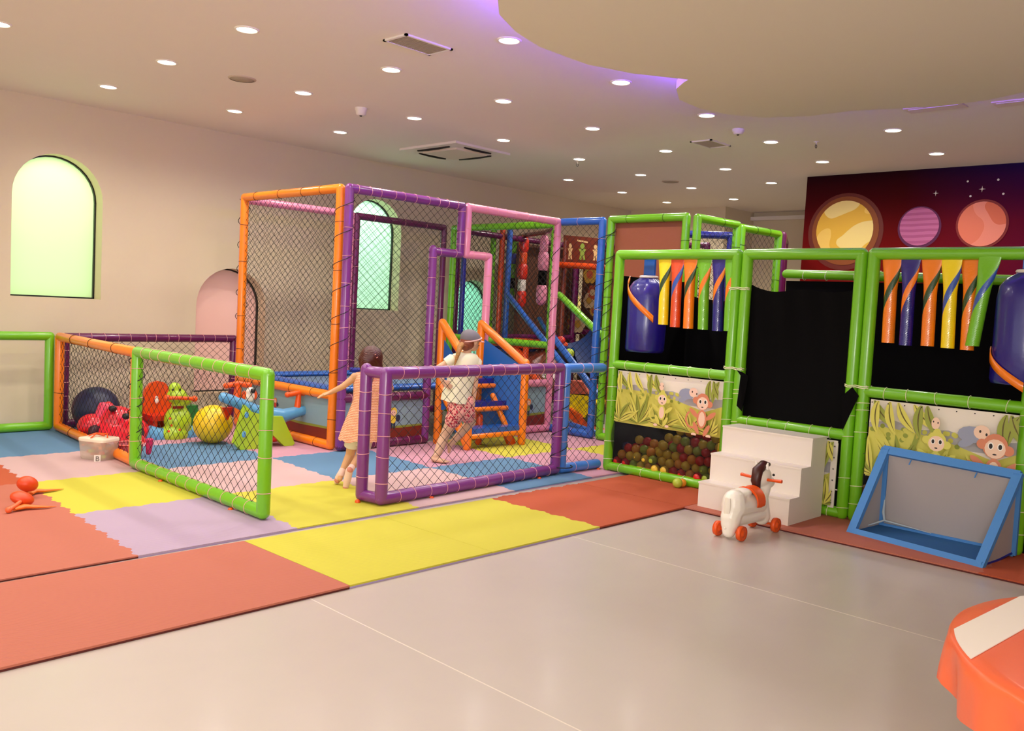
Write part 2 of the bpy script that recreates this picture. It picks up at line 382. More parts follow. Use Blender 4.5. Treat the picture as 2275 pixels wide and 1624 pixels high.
for i in range(len(LP)-1):
    led.path([(LP[i][0], LP[i][1], 3.03), (LP[i+1][0], LP[i+1][1], 3.03)], .016, 6)
t = led.build('cove_light_strip', VIO); tag(t, 'violet glowing strip light hidden above the curved lowered ceiling panel', 'light strip')
# downlights
M_TRIM = mat('lamp_trim', (245, 238, 225), .4); M_LENS = mat('lamp_lens', (255, 244, 225), emit=14)
DL = [(1.80, 8.3), (3.21, 8.27), (4.38, 8.16), (5.57, 8.09), (9.24, 8.0), (10.53, 8.06), (11.72, 8.08), (1.97, 7.01), (3.14, 6.95), (4.33, 6.87), (5.53, 6.80), (6.76, 6.80), (8.04, 6.81), (9.30, 6.84), (10.53, 6.87), (11.75, 6.92),
 (3.08, 5.61), (4.28, 5.57), (5.48, 5.54), (6.76, 5.58), (8.07, 5.62), (9.36, 5.65), (10.55, 5.68), (4.26, 4.28), (5.52, 4.30), (6.82, 4.34), (8.14, 4.42), (9.39, 4.46), (8.16, 3.23), (9.44, 3.28)]
DLX = [(.8, 7.0), (.8, 5.6), (1.9, 5.6), (.8, 4.3), (2.0, 4.3), (.6, 2.6), (-.6, 7.0), (-.6, 5.0), (-.6, 3.0), (.8, .8), (8.2, 1.9), (9.4, 1.9), (8.2, .6), (-.6, 1.0)]
lt = bpy.data.lights.new('downlight_lamp', 'SPOT'); lt.energy = LAMP_W*14; lt.color = (1, .94, .86); lt.spot_size = 2.7; lt.spot_blend = 1; lt.shadow_soft_size = .05
def rowname(y): return min([(abs(y-8.1), 'the row nearest the arched-window wall'), (abs(y-6.87), 'the second row from the arched-window wall'), (abs(y-5.6), 'the third row from the arched-window wall'), (abs(y-4.35), 'the row beside the curved panel'), (abs(y-3.25), 'the short row right of the curved panel')])[1]
cnt = {}
for i, (x, y) in enumerate(DL[1:]):
    rn = rowname(y); cnt[rn] = cnt.get(rn, 0)+1
    tot = sum(1 for q_ in DL[1:] if rowname(q_[1]) == rn); k = cnt[rn]
    o_ = ['', 'first', 'second', 'third', 'fourth', 'fifth', 'sixth', 'seventh', 'eighth', 'ninth'][k]
    t = thing('downlight', (x, y, ZC), 'lit ceiling spot, %s from left in %s' % (o_, rn), 'ceiling light', 'recessed round ceiling spotlights')
    MB().lathe([(.066, -.001), (.069, -.008), (.08, -.006), (.083, 0)], (x, y, ZC), 24).build('trim_ring', M_TRIM, t)
    MB().lathe([(.0005, -.004), (.066, -.004)], (x, y, ZC), 24).build('lens', M_LENS, t)
    l = bpy.data.objects.new('lamp', lt); C.objects.link(l); l.location = (x, y, ZC-.03)
for x, y in DLX:
    l = bpy.data.objects.new('lamp_out_of_view', lt); C.objects.link(l); l.location = (x, y, ZC-.03)
# grilles, speakers, detectors, cassette
M_GR = mat('grille_grey', (176, 160, 140), .6); M_SLOT = mat('slot_dark', (30, 24, 20), .7)
for x0, x1, y0, y1, lb in [(3.76, 4.18, 4.75, 5.0, 'long slotted air return grille in the ceiling near the camera'), (7.75, 8.13, 4.86, 5.11, 'smaller air grille in the ceiling further back, above the green frames')]:
    t = thing('ceiling_grille', (x0, y0, ZC), lb, 'vent')
    f = MB(); w = .02
    for a in [((x0, y0), (x1, y0+w)), ((x0, y1-w), (x1, y1)), ((x0, y0), (x0+w, y1)), ((x1-w, y0), (x1, y1))]: f.box((a[0][0], a[0][1], ZC-.012), (a[1][0], a[1][1], ZC))
    f.build('frame', WHITE, t); g = MB(); g.box((x0+w, y0+w, ZC-.003), (x1-w, y1-w, ZC-.001))
    nn_ = int((x1-x0-2*w)/.018)
    for i in range(nn_): g.box((x0+w+i*.018, y0+w, ZC-.009), (x0+w+i*.018+.009, y1-w, ZC-.003))
    g.build('louvre', M_GR, t)
t = thing('air_conditioner', (6.95, 7.78, ZC), 'square white ceiling air conditioning cassette with dark curved slots', 'air conditioner')
f = MB(); f.box((6.53, 7.30, ZC-.025), (7.38, 8.28, ZC)); f.build('panel', WHITE, t)
g = MB(); g.box((6.72, 7.5, ZC-.045), (7.2, 8.08, ZC-.025)); g.build('intake_grille', mat('panel_white2', (228, 214, 196), .5), t)
for a, b in [((6.63, 7.52), (6.63, 8.06)), ((7.28, 7.52), (7.28, 8.06)), ((6.75, 7.40), (7.16, 7.40)), ((6.75, 8.18), (7.16, 8.18))]:
    MB().path([(a[0], a[1], ZC-.027), ((a[0]*2+b[0])/3, (a[1]*2+b[1])/3, ZC-.034), ((a[0]+b[0]*2)/3, (a[1]+b[1]*2)/3, ZC-.034), (b[0], b[1], ZC-.027)], .013, 8).build('air_slot', M_SLOT, t)
for x, y, lb in [(3.76, 6.9, 'flat round ceiling speaker cover near the left wall'), (9.93, 6.81, 'flat round ceiling speaker cover at the far end of the room')]:
    t = thing('ceiling_speaker', (x, y, ZC), lb, 'speaker'); MB().lathe([(.0005, -.006), (.10, -.006), (.102, 0)], (x, y, ZC), 28).build('grille', M_GR, t); MB().lathe([(.10, -.009), (.112, -.006), (.115, 0)], (x, y, ZC), 28).build('rim', mat('rim_beige', (200, 180, 158), .6), t)
for x, y, lb in [(4.98, 6.91, 'small white smoke detector with dark lens hanging from the ceiling'), (7.47, 4.40, 'flat white smoke detector beside the curved panel')]:
    t = thing('smoke_detector', (x, y, ZC), lb, 'smoke detector'); k = 1 if x < 5 else .7
    MB().lathe([(.058, 0), (.058, -.02), (.05, -.028), (.045, -.06*k), (.03, -.07*k), (.0005, -.07*k)], (x, y, ZC), 24).build('housing', WHITE, t); MB().sphere((x, y, ZC-.07*k), (.014, .014, .01), 10, 6).build('lens', M_SLOT, t)
for x, y, lb in [(8.34, 4.04, 'small sprinkler head right of the curved panel'), (8.15, 6.93, 'small sprinkler head beside a far ceiling spot')]:
    t = thing('sprinkler', (x, y, ZC), lb, 'sprinkler'); MB().lathe([(.03, 0), (.026, -.006), (.008, -.01), (.008, -.03), (.0005, -.03)], (x, y, ZC), 14).build('base', WHITE, t)
    MB().ring((x, y, ZC-.045), (0, 1, 0), .018, .003, 14, 5).build('yoke', FRAMEB, t)
for y0, y1, x, lb in [(2.42, 2.86, 7.48, 'long slot diffuser at the ceiling panel edge'), (1.9, 2.24, 7.6, 'slot diffuser cut by the right picture edge')]:
    t = thing('slot_diffuser', (x, y0, ZC), lb, 'vent'); MB().box((x-.09, y0, ZC-.01), (x+.09, y1, ZC)).build('frame', mat('panel_white2', (228, 214, 196), .5), t); MB().box((x-.06, y0+.03, ZC-.014), (x-.04, y1-.03, ZC-.01)).build('slot', WHITE, t)

# ================================================================ foam mats
MC = {'yellow': (198, 190, 64), 'violet': (174, 152, 172), 'pink': (196, 164, 162), 'mauve': (196, 144, 160), 'blue': (92, 130, 162), 'red': (182, 106, 86), 'brick': (178, 82, 50)}
def foam(k): return mat('foam_'+k, MC[k], .75, bump=('wave', 38, .35, .004), noise_amt=.02, spec=.25)
MX, MY, MA = 2.53987, 4.47597, .013072
def mp(a, b): c, s = math.cos(MA), math.sin(MA); return (MX+a*c+b*s, MY+a*s-b*c)
def sq(t): return 1 if (t % 1) < .5 else -1
NT = 11
def tooth_edge(P, Q, phase, on):
    """polyline from P to Q with puzzle teeth (excluding Q)"""
    if not on: return [P]
    out = [P]; d = (Q[0]-P[0], Q[1]-P[1]); L = math.hypot(*d); nx, ny = -d[1]/L, d[0]/L
    A = .016
    for i in range(NT):
        t0 = (i+.18)/NT; t1 = (i+.82)/NT; s_ = A if i % 2 == 0 else -A
        out += [(P[0]+d[0]*t0, P[1]+d[1]*t0), (P[0]+d[0]*(t0+.02)+nx*s_, P[1]+d[1]*(t0+.02)+ny*s_), (P[0]+d[0]*(t1-.02)+nx*s_, P[1]+d[1]*(t1-.02)+ny*s_), (P[0]+d[0]*t1, P[1]+d[1]*t1)]
    return out
def edge_pts(P, Q, on):
    # canonical direction so both neighbours share the very same line
    if (P[0]+P[1]*.37) <= (Q[0]+Q[1]*.37): return tooth_edge(P, Q, 0, on)
    r = tooth_edge(Q, P, 0, on)+[P]
    return r[::-1][:-1] if False else ([P]+r[1:-1][::-1] if on else [P])
def foam_mat(corners, teeth, color, label, h=.014):
    poly = []
    for i in range(4):
        poly += edge_pts(corners[i], corners[(i+1) % 4], teeth[i])
    mb = MB(); P_ = [mp(*p) for p in poly]; mb.prism(P_, (0, 0, .0005+h*.5), (1, 0, 0), (0, 1, 0), (0, 0, h*.5)); mb.m = 1; mb.prism(P_, (0, 0, .0005), (1, 0, 0), (0, 1, 0), (0, 0, h*.5))
    o = mb.build('foam_mat', [foam(color), mat('foam_under_'+('lilac' if color not in ('red', 'brick') else 'brown'), (170, 150, 190) if color not in ('red', 'brick') else (84, 24, 18), .8)])
    tag(o, label, 'floor mat', 'interlocking foam floor mats'); return o
def G(i, r): return (-.57+.978*i+.075*r, -(.07+1.055*r)+(.0 if r else .0)-.012*i*(1 if r == 0 else 1))
# rows going away from the camera, columns going right
CELLS = {(0, 0): ('violet', 'large mauve foam mat left of the yellow one, in front of the green net panel'), (1, 0): ('yellow', 'yellow foam mat in the doorway gap between the green and purple net panels'), (2, 0): ('pink', 'pink foam mat under the near end of the purple net panel'),
 (3, 0): ('blue', 'blue foam mat under the far end of the purple net panel'), (4, 0): ('mauve', 'mauve foam mat under the short blue net panel'), (5, 0): ('yellow', 'yellow foam mat behind the blue net panel'),
 (0, 1): ('yellow', 'yellow foam mat crossed by the bottom rail of the green net panel'), (1, 1): ('pink', 'pink foam mat behind the free end of the green net panel'), (2, 1): ('blue', 'blue foam mat under the running child in the peach dress'),
 (3, 1): ('mauve', 'mauve foam mat under the child in the cap'), (4, 1): ('yellow', 'yellow foam mat under the orange padded steps'), (5, 1): ('mauve', 'mauve foam mat beyond the orange padded steps'),
 (0, 2): ('pink', 'pink foam mat beside the toy box'), (1, 2): ('blue', 'blue foam mat in front of the yellow ball'), (2, 2): ('mauve', 'mauve foam mat at the foot of the orange and purple corner post'),
 (0, 3): ('blue', 'blue foam mat at the far left by the green railing'), (1, 3): ('mauve', 'mauve foam mat under the green ride-on toy'), (0, 4): ('blue', 'blue foam mat against the left wall'), (1, 4): ('blue', 'blue foam mat behind the toys by the left wall'), (2, 3): ('mauve', 'mauve foam mat under the netted trampoline cube'),
 (-1, 0): ('red', 'salmon foam mat left of the large mauve one'), (-1, 1): ('red', 'salmon foam mat under the orange toys at the left edge'), (-1, 2): ('brick', 'salmon foam mat left of the pink one by the toy box'), (-1, 3): ('blue', 'blue foam mat below the green railing, cut by the picture edge')}
for (i, r), (c_, lb) in CELLS.items():
    cs = [G(i, r), G(i+1, r), G(i+1, r+1), G(i, r+1)]
    tt = [(i, r-1) in CELLS, True if (i+1, r) in CELLS else (i+1, r) == (99, 0), (i, r+1) in CELLS, (i-1, r) in CELLS]
    foam_mat(cs, tt, c_, lb)
F0 = [((0, 0), (1, 0), (1, 1), (0, 1), 'yellow', 'front yellow foam mat whose near edge borders the bare floor', (0, 0, 0, 0)),
      ((1, .0), (2, .0), (2, 1), (1, 1), 'yellow', 'yellow foam mat in front of the purple net panel, left of the brick one', (0, 1, 0, 0)),
      ((2, .0), (3.02, .0), (3.02, 1), (2, 1), 'brick', 'brick red foam mat left of the white steps, at the inner corner', (1, 0, 0, 1)),
      ((3.02, .0), (3.99, .0), (3.99, 1), (3.02, 1), 'brick', 'brick red foam mat under the left end of the ball pit front', (0, 0, 0, 0)),
      ((-1, 0), (0, 0), (0, 1), (-1, 1), 'red', 'front salmon foam mat touching the front yellow one', (0, 0, 0, 1)),
      ((-2, 0), (-1, 0), (-1, 1), (-2, 1), 'red', 'front salmon foam mat cut by the left picture edge', (0, 1, 0, 0)),
      ((3.02, 1), (3.99, 1), (3.99, 2), (3.02, 2), 'red', 'brick red foam mat under the white steps', (0, 0, 1, 0)),
      ((3.02, 2), (3.99, 2), (3.99, 3), (3.02, 3), 'red', 'brick red foam mat under the blue toy goal', (1, 0, 1, 0)),
      ((3.02, 3), (3.99, 3), (3.99, 4), (3.02, 4), 'brick', 'brick red foam mat at the right picture edge', (1, 0, 0, 0))]
for a, b_, c_, d_, col, lb, tt in F0:
    e = .003 if col == 'yellow' else .006
    foam_mat([(a[0]+e, a[1]+e), (b_[0]-e, b_[1]+e), (c_[0]-e, c_[1]-e), (d_[0]+e, d_[1]-e)] if not any(tt) else [a, b_, c_, d_], tt, col, lb, .018)
# ================================================================ low net fences
def fence_feet(t): pass
frame_panel('fence_panel', 'low green padded railing without net, standing along the left wall', (3.0, 8.99), (1.0, 8.93), .016, .955, GREEN, net=False, tie=None, cat='fence')
frame_panel('fence_panel', 'low orange padded fence panel with black net, behind the toy box', (3.06, 8.90), (2.93, 6.88), .016, .955, ORANGE, cat='fence', feet=(.9, 1.55), step=.5, tie=TIEB)
frame_panel('fence_panel', 'low bright green padded fence panel with black net, its end standing free', (2.905, 6.80), (2.885, 4.86), .016, .965, GREEN, cat='fence', feet=(.55, 1.6), step=.16, r=.043)
frame_panel('fence_panel', 'low dark purple padded fence panel with net, standing along the arched-window wall', (3.16, 9.05), (4.97, 9.12), .016, .945, DPURPLE, cat='fence')
t = frame_panel('fence_panel', 'low purple padded fence panel with black net in front of the child in the cap', (3.735, 4.77), (5.69, 4.895), .016, .97, PURPLE, cat='fence', feet=(.45, 1.7), step=.15, r=.044)
q_ = V((3.70, 4.945, 0)); q2 = V((3.73, 4.79, 0)); la = MB()
MB().tube(q_+V((0, 0, .06)), q_+V((0, 0, .94)), .042).build('post', PURPLE, t); lacing_mb(la, q_+V((0, 0, .1)), q_+V((0, 0, .88)), .042, .14)
for z in (.06, .925): MB().tube(q_+V((0, 0, z)), q2+V((0, 0, z)), .04).build('rail', PURPLE, t)
la.build('lacing_rope', TIEP, t); MB().sphere((3.655, 4.925, .018), .02, 10, 7).build('foot_cap', PLORANGE, t)
frame_panel('fence_panel', 'short low light blue padded fence panel between the purple one and the ball pit', (5.775, 4.90), (6.24, 4.88), .016, .965, LBLUE, cat='fence', feet=(.45,), step=.12, posts=(1, 0))
# black ropes wound round the fence corners
rb = MB(); spiral(rb, (2.917, 6.84, .2), (2.917, 6.84, .9), .05, 3.5, .004, 1, .09, (1, 0, 0)); tag(rb.build('lashing_rope', TIEB), 'black rope wound round the corner where the orange and green fences meet', 'rope')
rb = MB(); spiral(rb, (5.732, 4.898, .15), (5.732, 4.898, .88), .092, 4, .004, 2, .052, (1, 0, 0)); tag(rb.build('lashing_rope', TIEB), 'black rope wound round the posts joining purple and light blue fences', 'rope')
tag(MB().ring((5.76, 4.89, .08), (0, 0, 1), .1, .005).build('lashing_rope', TIEB), 'black rope loop low round the purple and light blue fence posts', 'rope')

# ================================================================ tall trampoline cube and climbing frame
TZ = 2.455
def picture_panel(name, label, o, u, w, z0, z1, scene, t=None):
    """printed board: pale sky, brown ground band, small painted figures"""
    o, u = V(o), V(u).normalized(); n = u.cross(V((0, 0, 1))).normalized()
    mb = MB(); z = V((0, 0, 1)); H_ = z1-z0; o = o+z*z0
    mb.m = 0; mb.prism([(0, 0), (w, 0), (w, H_), (0, H_)], o, u, z, n*-.008)
    k = [0]
    def poly(P, m):
        k[0] += 1; mb.m = m; mb.add([o+u*(x*w)+z*(y*H_)+n*(.0006*k[0]) for x, y in P], [tuple(range(len(P)))])
    def ell(x, y, rx, ry, m, nn=14): poly([(x+rx*math.cos(2*math.pi*i/nn), y+ry*H_**0*math.sin(2*math.pi*i/nn)) for i in range(nn)], m)
    poly([(0, 0), (1, 0), (1, .28), (.7, .25), (.4, .3), (0, .27)], 1)
    poly([(0, .27), (.4, .3), (.7, .25), (1, .28), (1, .33), (.6, .31), (.3, .36), (0, .31)], 2)
    asp = H_/w
    for (x, y, s_, hair, shirt) in scene:
        ax = s_*asp
        ell(x-.28*ax, y-.1*s_, .13*ax, .16*s_, 6); ell(x+.28*ax, y-.05*s_, .13*ax, .16*s_, 6)
        poly([(x-.12*ax, y-.5*s_), (x-.04*ax, y-.5*s_), (x, y-.2*s_), (x-.14*ax, y-.2*s_)], 6); poly([(x+.04*ax, y-.5*s_), (x+.12*ax, y-.5*s_), (x+.14*ax, y-.2*s_), (x, y-.2*s_)], 6)
        ell(x, y-.08*s_, .16*ax, .2*s_, shirt); ell(x, y+.25*s_, .2*ax, .2*s_, hair); ell(x, y+.2*s_, .15*ax, .14*s_, 3)
        ell(x-.06*ax, y+.22*s_, .02*ax, .025*s_, 6, 8); ell(x+.06*ax, y+.22*s_, .02*ax, .025*s_, 6, 8)
    mats_ = [mat('print_sky', (132, 160, 168), .45), mat('print_ground', (118, 34, 18), .5), mat('print_grass', (134, 140, 50), .5), mat('print_skin', (236, 190, 160), .5), mat('print_hair', (230, 120, 40), .5), mat('print_shirt', (232, 200, 60), .5), mat('print_dark', (34, 44, 70), .5), mat('print_red', (200, 60, 40), .5)]
    b = mb.build(name, mats_, t)
    if not t: tag(b, label, 'printed board')
    return b
# orange side
t = frame_panel('frame_panel', 'tall orange padded frame with black net on the left side of the trampoline cube', (4.72, 8.52), (4.715, 6.80), .016, TZ, ORANGE, rails=(.52,), step=.4, tie=TIEB, netz=(.54, TZ-.04), feet=())
picture_panel('printed_board', 'printed board with small cartoon children below the orange side rail', (4.73, 8.48, 0), (0, -1, 0), 1.62, .09, .48, [(.42, .62, .34, 4, 7), (.72, .55, .22, 7, 2)])
# purple front with stepped doorway
t = thing('frame_panel', (4.72, 6.70, 0), 'tall purple padded frame with net beside the doorway of the trampoline cube', 'frame panel')
la = MB(); YF = 6.70; R_ = .042
def seg(a, b, m, t, nm='rail', st=.13, laced=True):
    MB().tube(a, b, R_).build(nm, m, t)
    if laced: lacing_mb(la, a, b, R_, st)
seg((4.74, YF, .06), (4.74, YF, TZ-.04), PURPLE, t, 'post', .22); seg((4.74, YF, TZ-.042), (6.12, YF, TZ-.042), PURPLE, t)
seg((6.12, YF, TZ-.04), (6.12, YF, 1.93), PURPLE, t, 'post'); seg((5.76, YF, 1.93), (6.12, YF, 1.93), PURPLE, t); seg((5.76, YF, .06), (5.76, YF, 1.95), PURPLE, t, 'post', .2)
seg((4.74, YF, .5), (5.76, YF, .5), DPURPLE, t); seg((4.74, YF, .06), (5.76, YF, .06), DPURPLE, t)
la.build('lacing_rope', TIEP, t)
net_mb((4.74, YF, .52), (1, 0, 0), (0, 0, 1), 1.38, 1.9, mask=lambda x, y: x < 1.02 or y > 1.41).build('net', CORD, t)
picture_panel('printed_board', 'printed board with a fair-haired cartoon boy below the purple rail', (4.78, YF, 0), (1, 0, 0), .95, .1, .46, [(.6, .55, .6, 5, 5)])
t = thing('frame_panel', (7.6, 6.70, 0), 'tall pink padded frame with stepped top beside the doorway', 'frame panel')
la = MB()
seg((6.205, YF, TZ-.04), (6.205, YF, 1.935), PINK, t, 'post', .25); seg((6.205, YF, 1.935), (6.53, YF, 1.935), PINK, t); seg((6.53, YF, 1.935), (6.53, YF, .06), PINK, t, 'post', .3)
seg((6.205, YF, TZ-.042), (7.60, YF, TZ-.042), PINK, t, 'rail', .15); seg((7.60, YF, TZ-.04), (7.60, YF, .06), PINK, t, 'post', .3)
seg((6.53, YF, .58), (7.6, YF, .58), PINK, t, 'rail', .12); seg((6.53, YF, .06), (7.6, YF, .06), PINK, t, 'rail', .12)
la.build('lacing_rope', TIEP, t)
net_mb((6.205, YF, .58), (1, 0, 0), (0, 0, 1), 1.395, 1.84, mask=lambda x, y: x > .325 or y > 1.355).build('net', CORD, t)
picture_panel('printed_board', 'printed board with a painted figure below the pink rail', (6.6, YF, 0), (1, 0, 0), .95, .1, .54, [(.7, .5, .45, 4, 2)])
# backs of the cube
frame_panel('frame_panel', 'tall pink padded frame with net at the back of the trampoline cube', (4.76, 8.60), (6.12, 8.60), .016, 2.44, PINK, rails=(.52,), step=.3, tie=TIEP, nr=.0017)
frame_panel('frame_panel', 'tall shade-darkened purple padded frame with net behind the doorway', (6.20, 8.60), (7.56, 8.60), .016, 2.43, DPURPLE, rails=(.52,), step=.35, nr=.0017)  # darker purple vinyl stands in for the shade behind the nets
# trampoline
t = thing('trampoline', (6.1, 7.65, 0), 'blue-padded trampoline inside the tall netted cube', 'trampoline')
MB().box((4.98, 7.02, .53), (7.35, 8.3, .545)).build('jumping_mat', mat('tramp_mat', (96, 120, 150), .7, bump=('weave', 120, .3, .002)), t)
for a, b in [((4.82, 6.92, .56), (4.82, 8.45, .56)), ((7.45, 6.92, .56), (7.45, 8.45, .56)), ((4.9, 6.93, .56), (7.4, 6.93, .56)), ((4.9, 8.42, .56), (7.4, 8.42, .56))]: MB().path([a, b], .075, 12, flat=.5).build('edge_pad', BLUE, t)
for x in (5.0, 7.3):
    for y in (7.05, 8.3): MB().tube((x, y, .02), (x, y, .53), .03, rounded=False).build('leg', FRAMEB, t)
MB().path([(5.9, 8.2, .62), (6.8, 7.9, .62)], .03, 10).build('foam_bar', DBLUE, t)
# blue and green front panels of the climbing frame
frame_panel('frame_panel', 'tall blue padded frame with net between the pink and green frames', (7.645, 6.68), (7.645, 6.09), .016, TZ, BLUE, step=.35, posts=(0, 1), tie=TIEP, rails=(.06,))
t = frame_panel('frame_panel', 'tall green padded frame filled with a maroon vinyl sheet', (7.66, 5.98), (7.66, 5.03), .016, TZ+.01, GREEN, net=False, step=.3, tie=TIEB, rope=(0,))
MB().box((7.70, 5.02, .3), (7.71, 5.95, 2.42)).build('sheet', mat('maroon_sheet', (150, 84, 58), .4, coat=.2, bump=('noise', 5, .3, .02)), t)
frame_panel('frame_panel', 'tall green padded frame with net running back from the green corner', (7.66, 4.90), (8.36, 4.86), .016, 2.45, GREEN, step=.3, tie=TIEB)
frame_panel('frame_panel', 'second tall green padded frame with net further back', (8.46, 4.86), (9.2, 4.82), .016, 2.43, GREEN, step=.3, tie=TIEB)
frame_panel('frame_panel', 'dark purple padded frame with net at the far end, partly behind the mural wall', (9.3, 4.82), (10.1, 5.2), .016, 2.43, DPURPLE, step=.4, tie=None)
frame_panel('frame_panel', 'dark blue padded frame inside the climbing frame, seen over the ball pit', (8.3, 5.9), (8.75, 5.15), .016, 2.38, DBLUE, tie=None)
# inner green frame between cube and climbing frame
frame_panel('frame_panel', 'tall green padded inner frame between cube and climbing area', (7.72, 8.58), (7.70, 6.80), .016, 2.44, GREEN, step=.35, tie=TIEB, posts=(1, 1), nr=.0017, rails=(1.0,))
MB_ = MB(); MB_.tube((7.95, 8.62, .02), (7.95, 8.62, 2.38), .035); tag(MB_.build('pole', DBLUE), 'dark blue padded pole just behind the inner green frame', 'pole')
# ropes round the tall posts
rb = MB(); spiral(rb, (4.725, 6.745, .7), (4.725, 6.745, 2.42), .088, 7, .0035, .5); tag(rb.build('lashing_rope', TIEB), 'black rope spiralling up the orange and purple corner posts', 'rope')
rb = MB(); spiral(rb, (7.653, 6.035, .4), (7.653, 6.035, 2.3), .1, 7.5, .0035, .5); tag(rb.build('lashing_rope', TIEB), 'black rope spiralling up the tall blue and green posts', 'rope')
rb = MB(); spiral(rb, (4.74, 8.56, .9), (4.74, 8.56, 2.4), .058, 6, .0035, .5); tag(rb.build('lashing_rope', TIEB), 'black rope spiralling up the left orange post', 'rope')
rb = MB(); spiral(rb, (7.6, 6.70, .4), (7.6, 6.7, 2.3), .05, 6, .0035, .5); tag(rb.build('lashing_rope', TIEB), 'black rope spiralling up the tall pink corner post', 'rope')

# ---------------- inside of the climbing frame
def pole(a, b, m, label, r=.04): tag(MB().tube(a, b, r).build('pole', m), label, 'pole')
def P(px, py, x): return onx(px, py, x)
pole(P(1118, 500, 8.8).xy.to_3d()+V((0, 0, .02)), P(1118, 500, 8.8).xy.to_3d()+V((0, 0, 2.5)), REDOR, 'red-orange padded pole beside the blue one deep in the climbing frame')
pole(P(1134, 505, 8.85).xy.to_3d()+V((0, 0, .02)), P(1134, 505, 8.85).xy.to_3d()+V((0, 0, 2.48)), BLUE, 'blue padded pole where the long blue diagonal starts')
pole(P(1098, 505, 8.7).xy.to_3d()+V((0, 0, .02)), P(1098, 505, 8.7).xy.to_3d()+V((0, 0, 2.48)), GREEN, 'green padded pole left of the red-orange one')
a = P(1128, 655, 8.75); b = P(1252, 812, 8.1); pole(a, b, BLUE, 'long blue padded diagonal bar descending to the right', .04)
a = P(1228, 748, 8.4); b = P(1330, 880, 7.8); pole(a, b, BLUE, 'blue padded diagonal bar behind the light blue fence', .042)
a = P(1243, 655, 8.6); b = P(1332, 742, 7.9); pole(a, b, GREEN, 'green padded diagonal bar in front of the blue slide', .042)
a = P(1000, 742, 8.2); pole((a.x, a.y, 1.02), (a.x-.05, a.y-.5, 1.02), DGREEN, 'dark green padded bar behind the cap of the child', .05)
b = P(1232, 500, 8.6); pole((b.x, b.y, .02), (b.x, b.y, 2.42), GREEN, 'green padded pole just right of the tall pink post', .035)
# platform decks with net walls
deck = thing('climbing_platform', (8.6, 7.6, 0), 'raised orange-edged platform deck with blue top inside the climbing frame', 'platform')
MB().box((8.3, 7.75, .86), (9.0, 8.6, .93)).build('deck', DBLUE, deck)
for a, b in [((8.25, 7.7, .95), (8.25, 8.6, .95)), ((8.25, 7.7, .95), (9.0, 7.7, .95)), ((9.0, 7.7, .95), (9.0, 8.6, .95))]: MB().tube(a, b, .05).build('edge_rail', REDOR, deck)
MB().tube((8.25, 7.7, .02), (8.25, 7.7, .95), .04).build('leg', REDOR, deck); MB().tube((9.0, 7.7, .02), (9.0, 7.7, .95), .04).build('leg', REDOR, deck)
rt = thing('padded_ramp', (8.2, 7.3, 0), 'red-orange padded ramp frame leading up to the platform', 'ramp')
a = P(1140, 768, 8.3); b = P(1195, 850, 8.0); MB().tube(a, b, .06).build('side_rail', REDOR, rt); MB().obox((a+b)/2+V((.15, -.15, -.05)), (b-a)/2, V((.18, -.16, 0)), V((0, 0, .02))).build('ramp_surface', MAROON, rt)
# back net walls of the climbing area
frame_panel('frame_panel', 'far net wall with maroon rails closing the back of the climbing frame', (10.6, 8.9), (10.6, 6.6), .016, 2.45, DPURPLE, rails=(1.1,), tie=None, dw=.09, dh=.095, nr=.0035)
frame_panel('frame_panel', 'net wall with dark rails along the window side of the climbing frame', (7.95, 8.75), (10.5, 8.85), .016, 2.44, DPURPLE, rails=(1.0,), tie=None, dw=.09, dh=.095, nr=.0035)
bk = MB(); bk.box((10.75, 7.35, .02), (10.77, 8.9, 2.42)); bk.box((9.32, 8.97, .02), (10.74, 8.99, 2.36)); tag(bk.build('vinyl_sheet', mat('brown_sheet', (112, 66, 44), .6)), 'brown vinyl sheet behind the net deep in the climbing frame', 'sheet')
# hanging padded rollers
def roller(px, x, z0, z1, cols, label):
    p = P(px, 560, x); t = thing('hanging_roller', (p.x, p.y, 2.45), label, 'hanging roller', 'padded rollers hanging in the climbing frame')
    MB().path([(p.x, p.y, z1), (p.x, p.y, 2.45)], .006, 6).build('strap', TIEB, t)
    n_ = len(cols); h_ = (z1-z0)/n_
    for i, c_ in enumerate(cols): MB().tube((p.x, p.y, z0+h_*(i+.04)+.03), (p.x, p.y, z0+h_*(i+1)-.03), .075 if i % 2 == 0 else .06).build('roller_segment', c_, t)
roller(1163, 9.3, 1.45, 2.42, [RED, WHITE, RED, REDOR, RED], 'red roller with a white band hanging in the climbing frame')
roller(1143, 9.6, 1.5, 2.42, [GREEN, BLACK, GREEN, DBLUE, GREEN], 'green and black roller left of the red one')
roller(1208, 9.0, 1.5, 2.4, [PINK, BLACK, PINK, PINK], 'pink and black roller behind the tall inner green post')
pp_ = [onx(1143, 560, 9.6), onx(1163, 560, 9.3), onx(1208, 560, 9.0)]; pp_ = [pp_[0]*2-pp_[1]]+pp_+[onx(1226, 560, 8.7)]; tag(MB().path([V((q.x, q.y, 2.46)) for q in pp_], .03, 10).build('hanging_bar', MAROON), 'maroon bar carrying the hanging rollers deep in the climbing frame', 'bar')
